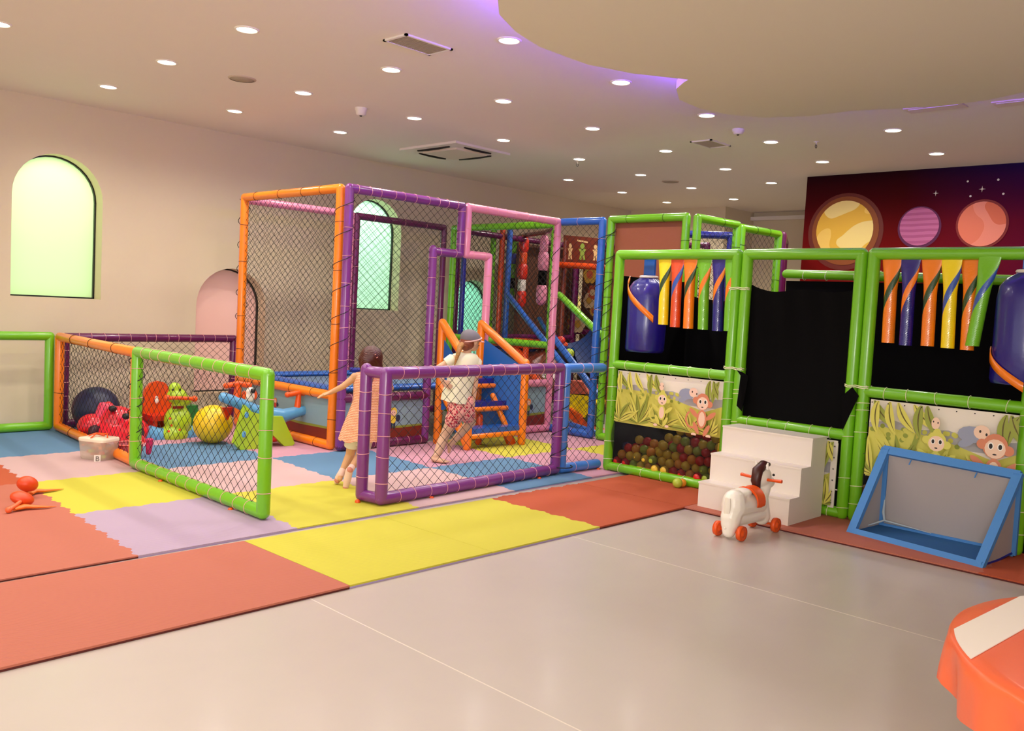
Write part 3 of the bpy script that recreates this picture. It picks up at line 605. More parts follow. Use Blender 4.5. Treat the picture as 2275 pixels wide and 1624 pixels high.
# slide
sl = thing('tube_slide', (9.0, 6.8, 0), 'dark blue curved half-pipe slide behind the tall blue post', 'slide')
rings = []; A = P(1258, 745, 9.5); Bp = P(1338, 815, 8.9)
for i in range(11):
    f = i/10; c = A.lerp(Bp, f)+V((0, 0, -.12*math.sin(f*3))); d = (Bp-A).normalized(); sd = V((-d.y, d.x, 0)).normalized(); up = V((0, 0, 1))
    rings.append([c+sd*(.42*math.cos(math.pi*k/12))+up*(-.36*math.sin(math.pi*k/12)+.22) for k in range(13)]+[c+sd*(.39*math.cos(math.pi*k/12))+up*(-.33*math.sin(math.pi*k/12)+.22) for k in range(12, -1, -1)])
MB().loft(rings).build('chute', mat('slide_plastic', (12, 44, 92), .3, coat=.4), sl)
MB().path([r[0] for r in rings], .03, 8).build('lip', mat('slide_lip', (20, 66, 120), .3), sl); MB().path([r[12] for r in rings], .03, 8).build('lip', mat('slide_lip', (20, 66, 120), .3), sl)
MB().box((9.2, 7.3, 0), (9.26, 7.6, .7)).build('support', FRAMEB, sl)
# printed header banner deep inside
def P5(px, py): return onx(px, py, 9.9)
bf = thing('banner_stand', (9.9, 7.9, 0), 'pair of red-orange poles carrying the maroon figure banner', 'banner frame'); hb = MB(); a, b, c, d = P5(1252, 522), P5(1336, 530), P5(1336, 588), P5(1250, 585)
hb.add([a, b, c, d], [(0, 1, 2, 3)]); hb.add([p+V((.01, 0, 0)) for p in (a, b, c, d)], [(3, 2, 1, 0)]); hb.m = 1
def q3(x, y): return a.lerp(b, x).lerp(d.lerp(c, x), y)+V((-.004, 0, 0))
def pp(pts, m): hb.m = m; hb.add([q3(x, y)+V((-.001*m, 0, 0)) for x, y in pts], [tuple(range(len(pts)))])
for cx, sc_, m in [(.2, .7, 1), (.52, 1, 2), (.86, .8, 1)]:
    pp([(cx+.06*sc_*math.cos(2*math.pi*i/10), .36+.13*sc_*math.sin(2*math.pi*i/10)) for i in range(10)], m)
    pp([(cx-.1*sc_, .45), (cx+.1*sc_, .45), (cx+.05*sc_, .6), (cx+.08*sc_, .85), (cx+.02*sc_, .85), (cx, .65), (cx-.02*sc_, .85), (cx-.08*sc_, .85), (cx-.05*sc_, .6)], m)
pp([(.38, .12), (.66, .16), (.66, .22), (.38, .18)], 1)
tag(hb.build('header_banner', [MAROON, mat('print_cream', (232, 190, 130), .5), mat('print_lime', (150, 170, 70), .5)]), 'maroon printed banner with small painted figures under the blue rail', 'banner')
a = P(1244, 588, 9.8); b = P(1340, 594, 9.8); MB().tube(a, b, .045).build('bar', REDOR, bf)
for q in (a, b): MB().tube(q.xy.to_3d()+V((.1, 0, .02)), q.xy.to_3d()+V((.1, 0, 2.42)), .035).build('post', MAROON, bf)
# soft blocks and balls low down
sb = thing('soft_block', (8.3, 6.4, 0), 'yellow and green soft play wedge behind the light blue fence', 'soft block')
def lowq(poly, m, nm, dx): MB().add([onx(x, y, 8.3-dx) for x, y in poly]+[onx(x, y, 8.3-dx)+V((.25, 0, 0)) for x, y in poly], [tuple(range(len(poly))), tuple(range(len(poly), 2*len(poly)))[::-1]]+[(i, (i+1) % len(poly), len(poly)+(i+1) % len(poly), len(poly)+i) for i in range(len(poly))]).build(nm, m, sb)
lowq([(1262, 875), (1312, 880), (1318, 895), (1300, 930), (1262, 925)], YELLOW, 'wedge', 0)
lowq([(1262, 925), (1300, 928), (1316, 900), (1314, 945), (1285, 945)], DGREEN, 'wedge_lower', .02)
lowq([(1262, 905), (1285, 920), (1315, 957), (1290, 957), (1262, 925)], REDOR, 'wedge_edge', .05)
lowq([(1266, 845), (1296, 850), (1308, 875), (1264, 875)], mat('print_terracotta', (196, 90, 70), .5), 'wedge_top', .01)
pole(onx(1252, 940, 8.0), onx(1318, 962, 7.7), BLUE, 'blue padded floor bar behind the light blue fence', .045)
for px, py, x, c_, lb in [(1095, 705, 9.6, RED, 'red ball'), (1246, 757, 8.6, RED, 'small red ball beside the blue slide'), (1265, 785, 8.3, mat('lime_ball', (170, 190, 50), .4), 'lime ball under the slide')]:
    if lb == 'red ball': continue
    p = onx(px, py, x); o = MB().sphere((0, 0, 0), .06).build('play_ball', c_); o.location = p; tag(o, lb, 'ball')
# flowers/figures wall decals behind
dm = MB()
for px, py, s_, m in [(1312, 610, .16, 0), (1318, 650, .13, 1), (1252, 640, .1, 1), (1310, 668, .14, 2), (1320, 690, .1, 0), (1285, 720, .16, 2), (1262, 715, .13, 0)]:
    p = onx(px, py, 10.55); dm.m = m
    for k in range(6):
        an = k*math.pi/3; dm.add([p+V((-.002*k, (s_*.5)*math.cos(an)+s_*.42*math.cos(2*math.pi*i/10), (s_*.5)*math.sin(an)+s_*.42*math.sin(2*math.pi*i/10))) for i in range(10)], [tuple(range(10))[::-1]])
    dm.m = (m+1) % 3; dm.add([p+V((-.02, s_*.4*math.cos(2*math.pi*i/10), s_*.4*math.sin(2*math.pi*i/10))) for i in range(10)], [tuple(range(10))[::-1]])
tag(dm.build('printed_net_banner', [mat('print_gold', (206, 160, 60), .5), mat('print_coral', (196, 90, 60), .5), mat('print_sand', (224, 196, 150), .5)]), 'printed sheet of yellow and coral flowers hanging at the back of the climbing frame', 'banner', kind='stuff')

# ================================================================ orange padded steps with blue sides
st = thing('padded_steps', (6.2, 6.4, 0), 'orange padded climbing steps with blue side sheets and blue treads', 'play steps')
# local frame: two side frames, left at y ~6.7/x 5.87 going to 6.2; steps rise away from the viewer (+y) towards the doorway
SA = V((5.87, 6.19, 0)); SB = V((6.62, 6.17, 0))     # near feet of left and right side
FA = V((5.86, 6.62, 0)); FB = V((6.40, 6.62, 0))     # far feet
def ptube(a, b, nm='side_frame', m=ORANGE, r=.042): MB().tube(a, b, r).build(nm, m, st)
z = V((0, 0, 1))
for S0, F0_, far in ((SA, FA, 0), (SB, FB, 1)):
    ptube(F0_+z*.04, F0_+z*1.22, 'back_post'); top = F0_+z*1.23; near_top = S0+z*(.82 if far else .40)
    if far:
        ptube(top, S0+z*.84, 'handrail'); ptube(S0+z*.04, S0+z*.86, 'front_post')
    else:
        k_ = S0+V((.02, 0, 0)); ptube(top, S0+z*.84+V((.0, .03, 0)), 'handrail'); ptube(F0_+z*.62, S0+z*.06, 'stringer'); ptube(S0+z*.04, S0+z*.42, 'front_post')
BS = mat('blue_sheet', (20, 96, 176), .35, coat=.2, bump=('noise', 6, .3, .02))
def sheet(P4, nm, m=BS):
    mb = MB(); n_ = (P4[1]-P4[0]).cross(P4[2]-P4[0]).normalized()*.006; k = len(P4)
    mb.add(P4+[p+n_ for p in P4], [tuple(range(k)), tuple(range(k, 2*k))[::-1]]+[(i, (i+1) % k, k+(i+1) % k, k+i) for i in range(k)]); mb.build(nm, m, st)
sheet([FB+z*.14, SB+z*.14, SB+z*.8, FB+z*1.1], 'side_sheet'); sheet([FA+z*.35, SA+z*.4+V((0, .2, 0)), SA+z*.78+V((0, .1, 0)), FA+z*1.1], 'side_sheet')
for k, (zz, f0, f1) in enumerate([(.20, 0, .42), (.44, .36, .72), (.66, .66, 1.0)]):
    a, b = SA.lerp(FA, f0), SA.lerp(FA, f1); c, d = SB.lerp(FB, f1), SB.lerp(FB, f0)
    mb = MB(); q4 = [a, d, c, b]; mb.add([p+z*(zz-.035) for p in q4]+[p+z*(zz+.015) for p in q4], [(3,2,1,0),(4,5,6,7),(0,1,5,4),(1,2,6,5),(2,3,7,6),(3,0,4,7)]); mb.build('tread', DBLUE if k else BLUE, st)
    ptube(a+z*(zz-.06), d+z*(zz-.06), 'tread_edge', r=.026)
ptube(SB+z*.5+V((-.2, .25, 0)), SB+z*.14+V((-.1, .1, 0)), 'stringer', r=.03); ptube(SA.lerp(SB, .45)+z*.03+V((0, .2, 0)), SA.lerp(SB, .45)+z*.3+V((0, .2, 0)), 'centre_leg', REDOR, .035)
mb = MB(); mb.obox(SB+V((-.14, .06, .1)), V((.06, 0, -.09)), V((0, .02, 0)), V((.04, 0, .02))); mb.build('brace', REDOR, st)
# ================================================================ ball pit front
XF = 6.28; Z_ = V((0, 0, 1)); MESHM = bpy.data.materials.new('sheer_black_mesh'); MESHM.use_nodes = True
n = MESHM.node_tree; b = n.nodes['Principled BSDF']; b.inputs['Base Color'].default_value = (.004, .004, .005, 1); b.inputs['Roughness'].default_value = .9; b.inputs['Alpha'].default_value = .6
BLK2 = mat('black_lining', (5, 4, 5), .95, spec=.05)
def sheetq(pts, thick=.006, mb=None):
    mb = mb or MB(); k = len(pts); n_ = (pts[1]-pts[0]).cross(pts[2]-pts[0]).normalized()*thick
    return mb.add(pts+[p+n_ for p in pts], [tuple(range(k)), tuple(range(k, 2*k))[::-1]]+[(i, (i+1) % k, k+(i+1) % k, k+i) for i in range(k)])
def pitframe(name, label, y0, y1, rails, zt=1.975):
    t = thing(name, (XF, (y0+y1)/2, 0), label, 'frame panel', 'green padded frames along the ball pit front')
    la = MB()
    for y in (y0, y1):
        MB().tube((XF, y, .05), (XF, y, zt-.045), .043).build('post', GREEN, t)
        for zz in (.12, .3, .62, .8, .9): la.ring((XF, y, zz+random.uniform(-.04, .04)), V((.1, .1, 1)), .044, .0028, 18, 4)
    for zz in rails+[zt-.045, .055]:
        MB().tube((XF, y0, zz), (XF, y1, zz), .043 if zz > 1.5 else .04).build('rail', GREEN, t)
        if zz < 1.5:
            for k in range(5): la.ring((XF, y0+(y1-y0)*(k+.7+random.uniform(-.15, .15))/5.4, zz), V((random.uniform(-.1, .1), 1, random.uniform(-.2, .2))), .0425, .0026, 18, 4)
    la.build('tie_rope', TIEW, t)
    return t
FA_ = pitframe('frame_panel', 'green padded frame with hanging tubes and jungle banner, left of the white steps', 4.785, 3.625, [.965])
FB_ = pitframe('frame_panel', 'green padded frame behind the white steps, closed with black cloth', 3.535, 2.635, [.625])
FC_ = pitframe('frame_panel', 'green padded frame with hanging tubes and jungle banner, behind the blue goal', 2.545, 1.50, [.955])
wb = MB()
for y, zz in [(3.58, 1.66), (3.58, 1.03), (2.59, .985)]:
    for s_ in (-.006, .006): wb.path([(XF-.047+.005*abs(math.sin(i)), y+.085*math.cos(2*math.pi*i/16), zz+s_+.004*math.sin(i*2)) if math.sin(2*math.pi*i/16) > 0 else (XF+.047*1, y+.085*math.cos(2*math.pi*i/16), zz+s_) for i in range(17)], .004, 5)
tag(wb.build('cord_lashing', TIEW), 'white cords lashing the neighbouring green ball pit posts together', 'cord')
# rear rail, black lining sheets
rp = MB(); rp.tube((7.3, 3.72, 1.84), (7.3, 1.0, 1.80), .04); t = rp.build('rear_rail', GREEN); tag(t, 'green padded rail at the back of the ball pit above the black cloth', 'rail')
lr = MB()
for y in (3.55, 3.35, 3.1, 2.9, 2.45, 2.2): lr.ring((7.3, y, 1.83), (0, 1, .1), .042, .003, 16, 4)
lr.build('tie_rope', TIEW, t)
def cloth(name, label, fn, nu=20, nv=12, m=BLACK):
    mb = MB(); vs = [fn(i/nu, j/nv) for j in range(nv+1) for i in range(nu+1)]
    mb.add(vs+[v+V((.008, 0, 0)) for v in vs], [(j*(nu+1)+i, j*(nu+1)+i+1, (j+1)*(nu+1)+i+1, (j+1)*(nu+1)+i) for j in range(nv) for i in range(nu)]+[tuple(len(vs)+k for k in (j*(nu+1)+i, (j+1)*(nu+1)+i, (j+1)*(nu+1)+i+1, j*(nu+1)+i+1)) for j in range(nv) for i in range(nu)], True)
    o = mb.build(name, m); tag(o, label, 'cloth'); return o
cloth('black_cloth', 'black cloth hanging at the back of the ball pit under the rear rail', lambda u, v: V((7.3+.03*math.sin(u*40)*(1-v)-.0, 3.72-2.9*u, .02+1.76*v)))
cloth('black_cloth', 'black cloth behind the blue punching bag on the left', lambda u, v: V((7.42+.02*math.sin(u*30), 4.86-1.12*u, .02+1.62*v+.06*(1-4*(u-.5)**2)*(-v))))
cloth('black_cloth', 'black cloth hung across the opening above the white steps', lambda u, v: V((XF+.02+.05*math.sin(math.pi*v)*math.sin(math.pi*u)+.012*math.sin(u*26+v*3)*v, 3.50-.845*u-(.02*math.sin(math.pi*v) if u > .9 else 0), .66+v*(1.035-.05*math.sin(math.pi*u)-.02*math.sin(u*9)))))
sd = MB(); sd.box((XF+.05, 4.80, .02), (7.42, 4.83, 1.75)); tag(sd.build('black_cloth', BLK2), 'black side cloth closing the left end of the ball pit', 'cloth')
fl = MB(); fl.box((XF+.06, 1.0, .0), (7.28, 4.78, .02)); tag(fl.build('pit_floor_pad', BLK2), 'black pad lining the ball pit bottom', 'pad')
# small cloth corner tied at the post by the steps
mb = MB(); sheetq([V((XF-.045, 3.56, 1.04)), V((XF-.05, 3.50, .98)), V((XF-.045, 3.52, .74)), V((XF-.045, 3.47, .70)), V((XF-.02, 3.45, .98))], .004, mb); tag(mb.build('black_cloth', BLACK), 'black cloth corner tied to the double post left of the opening', 'cloth')
mb = MB(); sheetq([V((XF-.05, 2.61, .98)), V((XF-.05, 2.56, .92)), V((XF-.045, 2.66, .66)), V((XF-.045, 2.69, .9))], .004, mb); tag(mb.build('black_cloth', BLACK), 'black cloth corner tied to the double post right of the opening', 'cloth')
# jungle banners
PJ = [mat('print_cream_light', (238, 228, 212), .5), mat('jungle_cloud', (176, 172, 172), .5), mat('jungle_green', (150, 160, 60), .5), mat('jungle_yellow', (214, 208, 92), .5), mat('jungle_dark', (96, 84, 30), .5), mat('monkey_fur', (214, 132, 96), .5), mat('monkey_face', (242, 206, 178), .5), mat('print_black', (30, 20, 16), .5), mat('print_white', (250, 246, 236), .4), mat('elephant_grey', (150, 156, 176), .5)]
def jungle(name, label, y0, y1, z0, z1, x=XF-.012, seed=3, monkeys=True, crop=None):
    rnd = random.Random(seed); t = MB(); w = y0-y1; h = z1-z0; k = [0]
    asp = h/w
    t.m = 0; t.box((x, y1, z0), (x+.006, y0, z1))
    def poly(P, m):
        P = [(min(.999, max(.001, a)), min(.999, max(.001, b_))) for a, b_ in P]
        k[0] += 1; t.m = m; t.add([(x-.0004-.00009*k[0], y0-a*w, z0+b_*h) for a, b_ in P], [tuple(range(len(P)))])
    def ell(cx, cy, rx, ry, m, rot=0, nn=14): poly([(cx+(rx*math.cos(q)*math.cos(rot)-ry*math.sin(q)*math.sin(rot))*asp, cy+(rx*math.cos(q)*math.sin(rot)+ry*math.sin(q)*math.cos(rot))) for q in [2*math.pi*i/nn for i in range(nn)]], m)
    def leaf(bx, by, ang, L, wd, m, bend=.3):
        A, B = [], []
        for i in range(9):
            f = i/8; a = ang+bend*f; X = bx+math.cos(a)*L*f*asp; Y = by+math.sin(a)*L*f; q = wd*math.sin(math.pi*min(1, f*.9+.08))
            A.append((X-math.sin(a)*q*asp, Y+math.cos(a)*q)); B.append((X+math.sin(a)*q*asp, Y-math.cos(a)*q))
        for i in range(8): poly([A[i], A[i+1], B[i+1], B[i]], m)
    def rib(bx, by, ang, L, bend, m=4, wd=.008):
        leaf(bx, by, ang, L, wd, m, bend)
    poly([(0, .70), (.18, .76), (.35, .68), (.55, .72), (.75, .62), (1, .68), (1, .5), (0, .5)], 1)
    poly([(0, 0), (1, 0), (1, .55), (.85, .42), (.7, .5), (.5, .6), (.3, .64), (.12, .66), (0, .64)], 3)
    for i in range(34): ell(rnd.uniform(0, .62), rnd.uniform(.52, .68), .03, .03, rnd.choice([2, 3, 3]))
    for cx, n_, L in [(.23, 9, .42), (.05, 6, .34), (.5, 7, .36), (.75, 7, .36), (.93, 6, .32)]:
        for i in range(n_):
            a = math.pi*(.1+.8*i/(n_-1)); b_ = rnd.uniform(-.35, .35)
            leaf(cx, .04, a, L*rnd.uniform(.8, 1.2)*1.25, .045, rnd.choice([2, 3, 3, 2]), b_); rib(cx, .04, a+.02, L*1.15, b_)
    for bx, a in [(.05, -1.2), (.16, -1.7), (.22, -1.35), (.33, -1.1), (.42, -1.5), (.38, -1.9), (.08, -1.9), (.92, -1.9), (1.0, -2.2), (.95, -1.4)]:
        leaf(bx, 1.0, a, .42, .06, rnd.choice([2, 3]), .35); rib(bx, 1.0, a, .38, .35)
    if monkeys:
        # small elephant, climbing monkey, yellow and brown monkeys: plain generic animals
        ell(.72, .72, .16, .10, 9); ell(.78, .76, .09, .085, 6); ell(.69, .62, .10, .05, 9, .5); ell(.77, .77, .012, .018, 7); ell(.81, .74, .012, .018, 7)
        ell(.485, .80, .05, .075, 6); ell(.47, .82, .008, .012, 7); ell(.50, .81, .008, .012, 7); ell(.50, .68, .05, .06, 3)
        for mx_, my_, s_, m in [(.50, .40, 1.0, 3), (.87, .40, 1.2, 5)]:
            for i in range(14):
                f = i/14; a = 2.2+3.4*f; ell(mx_-.17*s_*asp*1+.10*s_*math.cos(a)*asp, my_-.12+.12*s_*math.sin(a), .018*s_, .018*s_, m, nn=8)
            for lx, ly, r_ in [(-.09, -.22, .5), (.09, -.24, -.5), (-.14, .0, .9), (.15, -.02, -.9)]: ell(mx_+lx*s_*asp, my_+ly*s_, .035*s_, .10*s_, m, r_)
            ell(mx_, my_-.08*s_, .085*s_, .14*s_, m); ell(mx_, my_-.08*s_, .055*s_, .11*s_, 6)
            ell(mx_-.12*s_*asp, my_+.19*s_, .05*s_, .05*s_, m); ell(mx_+.12*s_*asp, my_+.15*s_, .05*s_, .05*s_, m)
            ell(mx_, my_+.18*s_, .115*s_, .125*s_, m); ell(mx_, my_+.155*s_, .095*s_, .095*s_, 6)
            for e in (-.04, .045): ell(mx_+e*s_*asp, my_+.18*s_, .026*s_, .036*s_, 8); ell(mx_+e*s_*asp, my_+.178*s_, .017*s_, .026*s_, 7)
            ell(mx_, my_+.10*s_, .02*s_, .008*s_, 7, nn=8)
            for fx in (-.12, .13): ell(mx_+fx*s_*asp, my_-.32*s_, .045*s_, .025*s_, 6)
    for i in range(9):
        ell(.04+.115*i, .975, .009, .009, 7, nn=8); ell(.04+.115*i, .02, .008, .008, 7, nn=8)
    for i in range(5): ell(.012, .1+.2*i, .008, .008, 7, nn=8)
    o = t.build(name, PJ); tag(o, label, 'banner'); return o
jungle('jungle_banner', 'printed jungle banner with monkeys above the coloured balls, left of the white steps', 4.72, 3.665, .46, .915)
jungle('jungle_banner', 'printed jungle banner with monkeys behind the blue toy goal', 2.485, 1.52, .36, .905, seed=3)
jb = jungle('jungle_banner', 'strip of jungle banner with white screwed edge behind the white steps', 3.49, 2.70, .09, .575, seed=8, monkeys=False)
ws = MB(); ws.box((XF-.03, 2.69, .085), (XF-.02, 2.735, .56)); o = ws.build('edge_strip', WHITE, jb)
sc_ = MB()
for i in range(6): sc_.sphere((XF-.031, 2.712, .12+.083*i), (.003, .006, .006), 8, 5)
sc_.build('screws', mat('screw_grey', (110, 106, 110), .4, metal=.6), jb)
# sheer net and bouncing heap of balls
sh = MB(); nu, nv = 16, 8; vs = [V((XF+.0-.055*math.sin(math.pi*min(1, (1-v/nv)*1.3))*(.8+.3*math.sin(u*1.1)), 4.735-1.06*u/nu, .10+.38*v/nv)) for v in range(nv+1) for u in range(nu+1)]
sh.add(vs, [(j*(nu+1)+i, j*(nu+1)+i+1, (j+1)*(nu+1)+i+1, (j+1)*(nu+1)+i) for j in range(nv) for i in range(nu)], True)
tag(sh.build('sheer_net', MESHM), 'fine black net holding back the balls under the left jungle banner', 'net')
sh = MB(); sh.add([V((XF-.01, 2.50, .1)), V((XF-.01, 1.52, .1)), V((XF-.01, 1.52, .38)), V((XF-.01, 2.50, .38))], [(0, 1, 2, 3)]); tag(sh.build('sheer_net', MESHM), 'fine black net holding back the balls behind the blue goal', 'net')
BC = {'dull yellow': mat('ball_mustard', (224, 186, 50), .35), 'red': mat('ball_red', (205, 24, 18), .35), 'green': mat('ball_green', (158, 176, 50), .35), 'navy': mat('ball_navy', (24, 20, 70), .35), 'orange': mat('ball_orange', (230, 150, 40), .35)}
rr = random.Random(11); proto = {}
ball_me = {}
for k, m in BC.items():
    mb = MB(); mb.sphere((0, 0, 0), .041, 16, 10); o = mb.build('pit_ball', m); ball_me[k] = o.data; bpy.data.objects.remove(o)
def pit_ball(x, y, z, k, side):
    o = bpy.data.objects.new('pit_ball', ball_me[k]); C.objects.link(o); o.location = (x, y, z)
    o['label'] = '%s plastic ball in the heap %s' % (k, side); o['category'] = 'ball'; o['group'] = 'coloured balls heaped in the ball pit'
def heap(y0, y1, prof, side, x0):
    ny = int((y0-y1)/.083)
    for layer in range(2):
        for j in range(8):
            for i in range(ny+1):
                y = y0-(i+.5*(j % 2)+.3*layer)*.083; z = .105+j*.066
                if y < y1 or z > prof((y0-y)/(y0-y1))+(.05 if layer else 0): continue
                k = rr.choices(list(BC), [30, 30, 20, 8, 12])[0]
                bulge = .0 if layer == 0 else .075
                pit_ball(x0+bulge+rr.uniform(-.012, .02)+j*.010, y+rr.uniform(-.006, .006), z+rr.uniform(-.006, .006), k, side)
heap(4.70, 3.66, lambda f: .20+.24*min(1, f*1.35)+.03*math.sin(f*14), 'left of the white steps', XF+.03)
heap(2.50, 2.12, lambda f: .30, 'behind the blue goal', XF+.06)
o = MB().sphere((0, 0, 0), .041, 18, 12).build('play_ball', mat('lime_ball2', (176, 196, 62), .4)); o.location = onz(1509, 1083, .016).lerp(V((0, 0, CAM_Z)), 0)+V((-.03, 0, .041)); tag(o, 'lime ball lying on the brick mat just outside the green frame', 'ball')
o = MB().sphere((0, 0, 0), .035, 18, 12).build('play_ball', BC['orange']); o.location = (XF-.075, 3.95, .052); tag(o, 'mustard ball bulging out under the net beside the lime ball', 'ball')

# hanging vinyl tubes
def hang_tube(y, ybot, zb, c1, c2, label, x=XF+.0, r=.042):
    mb = MB(); n_ = 32; N = 40; zt_ = 1.925; vs = []
    for i in range(N+1):
        f = i/N; z = zt_+(zb-zt_)*f; yy = y+(ybot-y)*f; k = min(1, f/.45); k = k*k*(3-2*k)
        ry = r*1.62*(1-k)+r*k; rx = .006*(1-k)+r*k
        for j in range(n_): a = 2*math.pi*(j/n_-f); vs.append((x+rx*math.cos(a), yy+ry*math.sin(a), z))
    for i in range(N):
        for j in range(n_):
            # stripe crosses the side facing the room (a around pi) from right to left while going down
            mb.m = 1 if abs((j+.5)/n_-.92) < .065 and i < N*.72 else 0
            mb.add([vs[i*n_+j], vs[i*n_+(j+1) % n_], vs[(i+1)*n_+(j+1) % n_], vs[(i+1)*n_+j]], [(0, 1, 2, 3)], True)
    mb.m = 0
    o = mb.build('hanging_tube', [c1, c2]); tag(o, label, 'hanging tube', 'vinyl tubes hanging from the green frames')
BL2 = vinyl('stripe_blue', (46, 84, 170))
T1 = [(4.31, 4.29, 1.34, YELLOW, DGREEN, 'yellow hanging tube with green stripe beside the left punching bag'), (4.185, 4.17, 1.325, REDOR, BL2, 'red hanging tube with blue stripe'), (4.06, 4.04, 1.32, ORANGE, DGREEN, 'orange hanging tube with green stripe in the left frame'),
      (3.925, 3.90, 1.32, GREEN, ORANGE, 'green hanging tube with orange stripe left of the navy one'), (3.79, 3.765, 1.315, NAVY, ORANGE, 'navy hanging tube with orange stripe in the left frame'), (3.675, 3.66, 1.32, GREEN, ORANGE, 'green hanging tube half behind the double post')]
T2 = [(2.42, 2.405, 1.31, ORANGE, DGREEN, 'orange tube hanging first from left in the right frame'), (2.295, 2.285, 1.30, NAVY, ORANGE, 'navy hanging tube with orange stripe in the right frame'), (2.155, 2.14, 1.305, ORANGE, DGREEN, 'orange hanging tube between the navy and yellow ones in the right frame'),
      (2.03, 2.01, 1.30, YELLOW, BL2, 'yellow hanging tube with blue stripe'), (1.91, 1.895, 1.295, ORANGE, DGREEN, 'orange hanging tube behind the tilted green one'), (1.785, 1.85, 1.325, GREEN, BL2, 'tilted green hanging tube with blue stripe beside the right punching bag')]
for a in T1+T2: hang_tube(*a, x=XF+(.02 if 'behind the tilted' in a[5] else -.03 if 'tilted' in a[5] else 0))
def bag(x, y, z0, z1, r, label, sw):
    t = thing('punching_bag', (x, y, 1.93), label, 'punching bag', 'blue punching bags hanging in the frames'); mb = MB(); n_ = 36; prof = [(.0005, z0), (r*.93, z0+.004), (r*.99, z0+.03), (r*1.0, z0+.25), (r*.99, z1-.16), (r*.93, z1-.08), (r*.72, z1-.03), (r*.45, z1), (r*.36, z1+.03)]
    vs = []
    for rr_, zz in prof:
        for k in range(n_):
            a = 2*math.pi*k/n_; q = rr_*(1+(.05*math.sin(a*9)*max(0, (zz-z1+.12)/.12)))+.003*math.sin(a*3+zz*8)
            vs.append((x+q*math.cos(a), y+q*math.sin(a), zz))
    mb.add(vs, [(i*n_+k, i*n_+(k+1) % n_, (i+1)*n_+(k+1) % n_, (i+1)*n_+k) for i in range(len(prof)-1) for k in range(n_)], True); mb.build('bag_body', NAVY, t)
    mb = MB(); mb.box((x-.012, y-.06, z1), (x+.012, y+.05, 1.93)); mb.build('hanging_strap', BLUE, t)
    mb = MB(); mb.ring((x, y, z1+.015), (0, 0, 1), r*.42, .012, 24, 6); mb.build('collar', WHITE, t)
    mb = MB(); P_ = []
    for i in range(15):
        f = i/14; a = math.pi+sw[0]+(sw[1]-sw[0])*f; zz = sw[2]+(sw[3]-sw[2])*f
        P_.append([V((x+(r*1.02)*math.cos(a), y+(r*1.02)*math.sin(a), zz-.03)), V((x+(r*1.02)*math.cos(a), y+(r*1.02)*math.sin(a), zz+.03)), V((x+(r*1.045)*math.cos(a), y+(r*1.045)*math.sin(a), zz+.03)), V((x+(r*1.045)*math.cos(a), y+(r*1.045)*math.sin(a), zz-.03))])
    mb.loft(P_, True, True, True); mb.build('orange_band', ORANGE, t)
bag(XF+.12, 4.55, 1.085, 1.73, .172, 'blue punching bag with orange band in the left green frame', (-1.35, .95, 1.72, 1.38))
bag(XF+.02, 1.555, 1.095, 1.80, .185, 'blue punching bag hanging at the right picture edge', (-1.45, .3, 1.30, 1.09))

# ================================================================ white wooden steps
st = thing('white_steps', (5.98, 3.12, .018), 'white wooden three-step box in front of the black cloth opening', 'steps')
yl, yr, b0 = 3.475, 2.755, .019
for i, (xa, zt) in enumerate([(5.685, .205), (5.83, .405), (5.975, .605)]):
    MB().box((xa, yr, b0 if i == 0 else zt-.2), (xa+.012 if i < 3 else 0, yl, zt-.012)).build('riser', WHITE, st)
    MB().box((xa-.004, yr-.003, zt-.012), ((xa+.16) if i < 2 else 6.22, yl+.003, zt)).build('tread', WHITE, st)
for y in (yr, yl-.012):
    MB().prism([(5.697, b0), (6.2, b0), (6.2, .593), (5.99, .593), (5.99, .393), (5.845, .393), (5.845, .193), (5.697, .193)], (0, y, 0), (1, 0, 0), (0, 0, 1), (0, .012, 0)).build('side_board', WHITE, st)

# ================================================================ ride-on rocking horse
t = thing('ride_on_horse', (5.27, 2.84, 0), 'white plastic ride-on pony with orange wheels and saddle, dark mane', 'ride-on toy')
PW = mat('white_plastic', (246, 238, 224), .3, coat=.2)
def Hh(f, l, z): return V((5.09+f, 2.86-.02*f/.44+l, z))
blob('body', [(Hh(.03, 0, .21), Hh(.30, 0, .20), .082, .075), (Hh(.0, 0, .10), Hh(.03, 0, .24), .062, .078), (Hh(-.01, 0, .05), Hh(.0, 0, .14), .045, .066), (Hh(.38, 0, .10), Hh(.32, 0, .22), .06, .07), (Hh(.33, 0, .22), Hh(.40, -.0, .33), .06, .045),
 (Hh(.36, .0, .37), (.085, .05, .07)), (Hh(.445, .01, .325), (.065, .045, .045)), (Hh(.05, 0, .13), Hh(.33, 0, .13), .06, .06), (Hh(.12, 0, .29), (.07, .06, .03))], PW, t, .008, 4)
dm = MB(); dm.path([Hh(-.048, 0, .16), Hh(-.05, 0, .22), Hh(-.046, 0, .27)], [.022, .026, .018], 12, flat=.4); dm.build('tail', mat('white_plastic2', (236, 226, 210), .35), t)
MB().sphere(Hh(-.058, 0, .075), .008, 10, 6).build('rear_bolt', PW, t)
mn = MB(); mn.path([Hh(.30, 0, .28), Hh(.275, 0, .35), Hh(.29, 0, .42), Hh(.36, 0, .455), Hh(.42, 0, .45)], [.022, .034, .038, .034, .018], 12, flat=.85); mn.build('mane', mat('mane_brown', (66, 22, 14), .4), t)
sd = []; 
for f in (.16, .20, .25): sd.append([Hh(f, .097*math.sin(a), .215+.098*math.cos(a)+(.012 if f != .20 else 0)) for a in [(-1.75+3.5*k/14) for k in range(15)]]+[Hh(f, .090*math.sin(a), .215+.090*math.cos(a)) for a in [(1.75-3.5*k/14) for k in range(15)]])
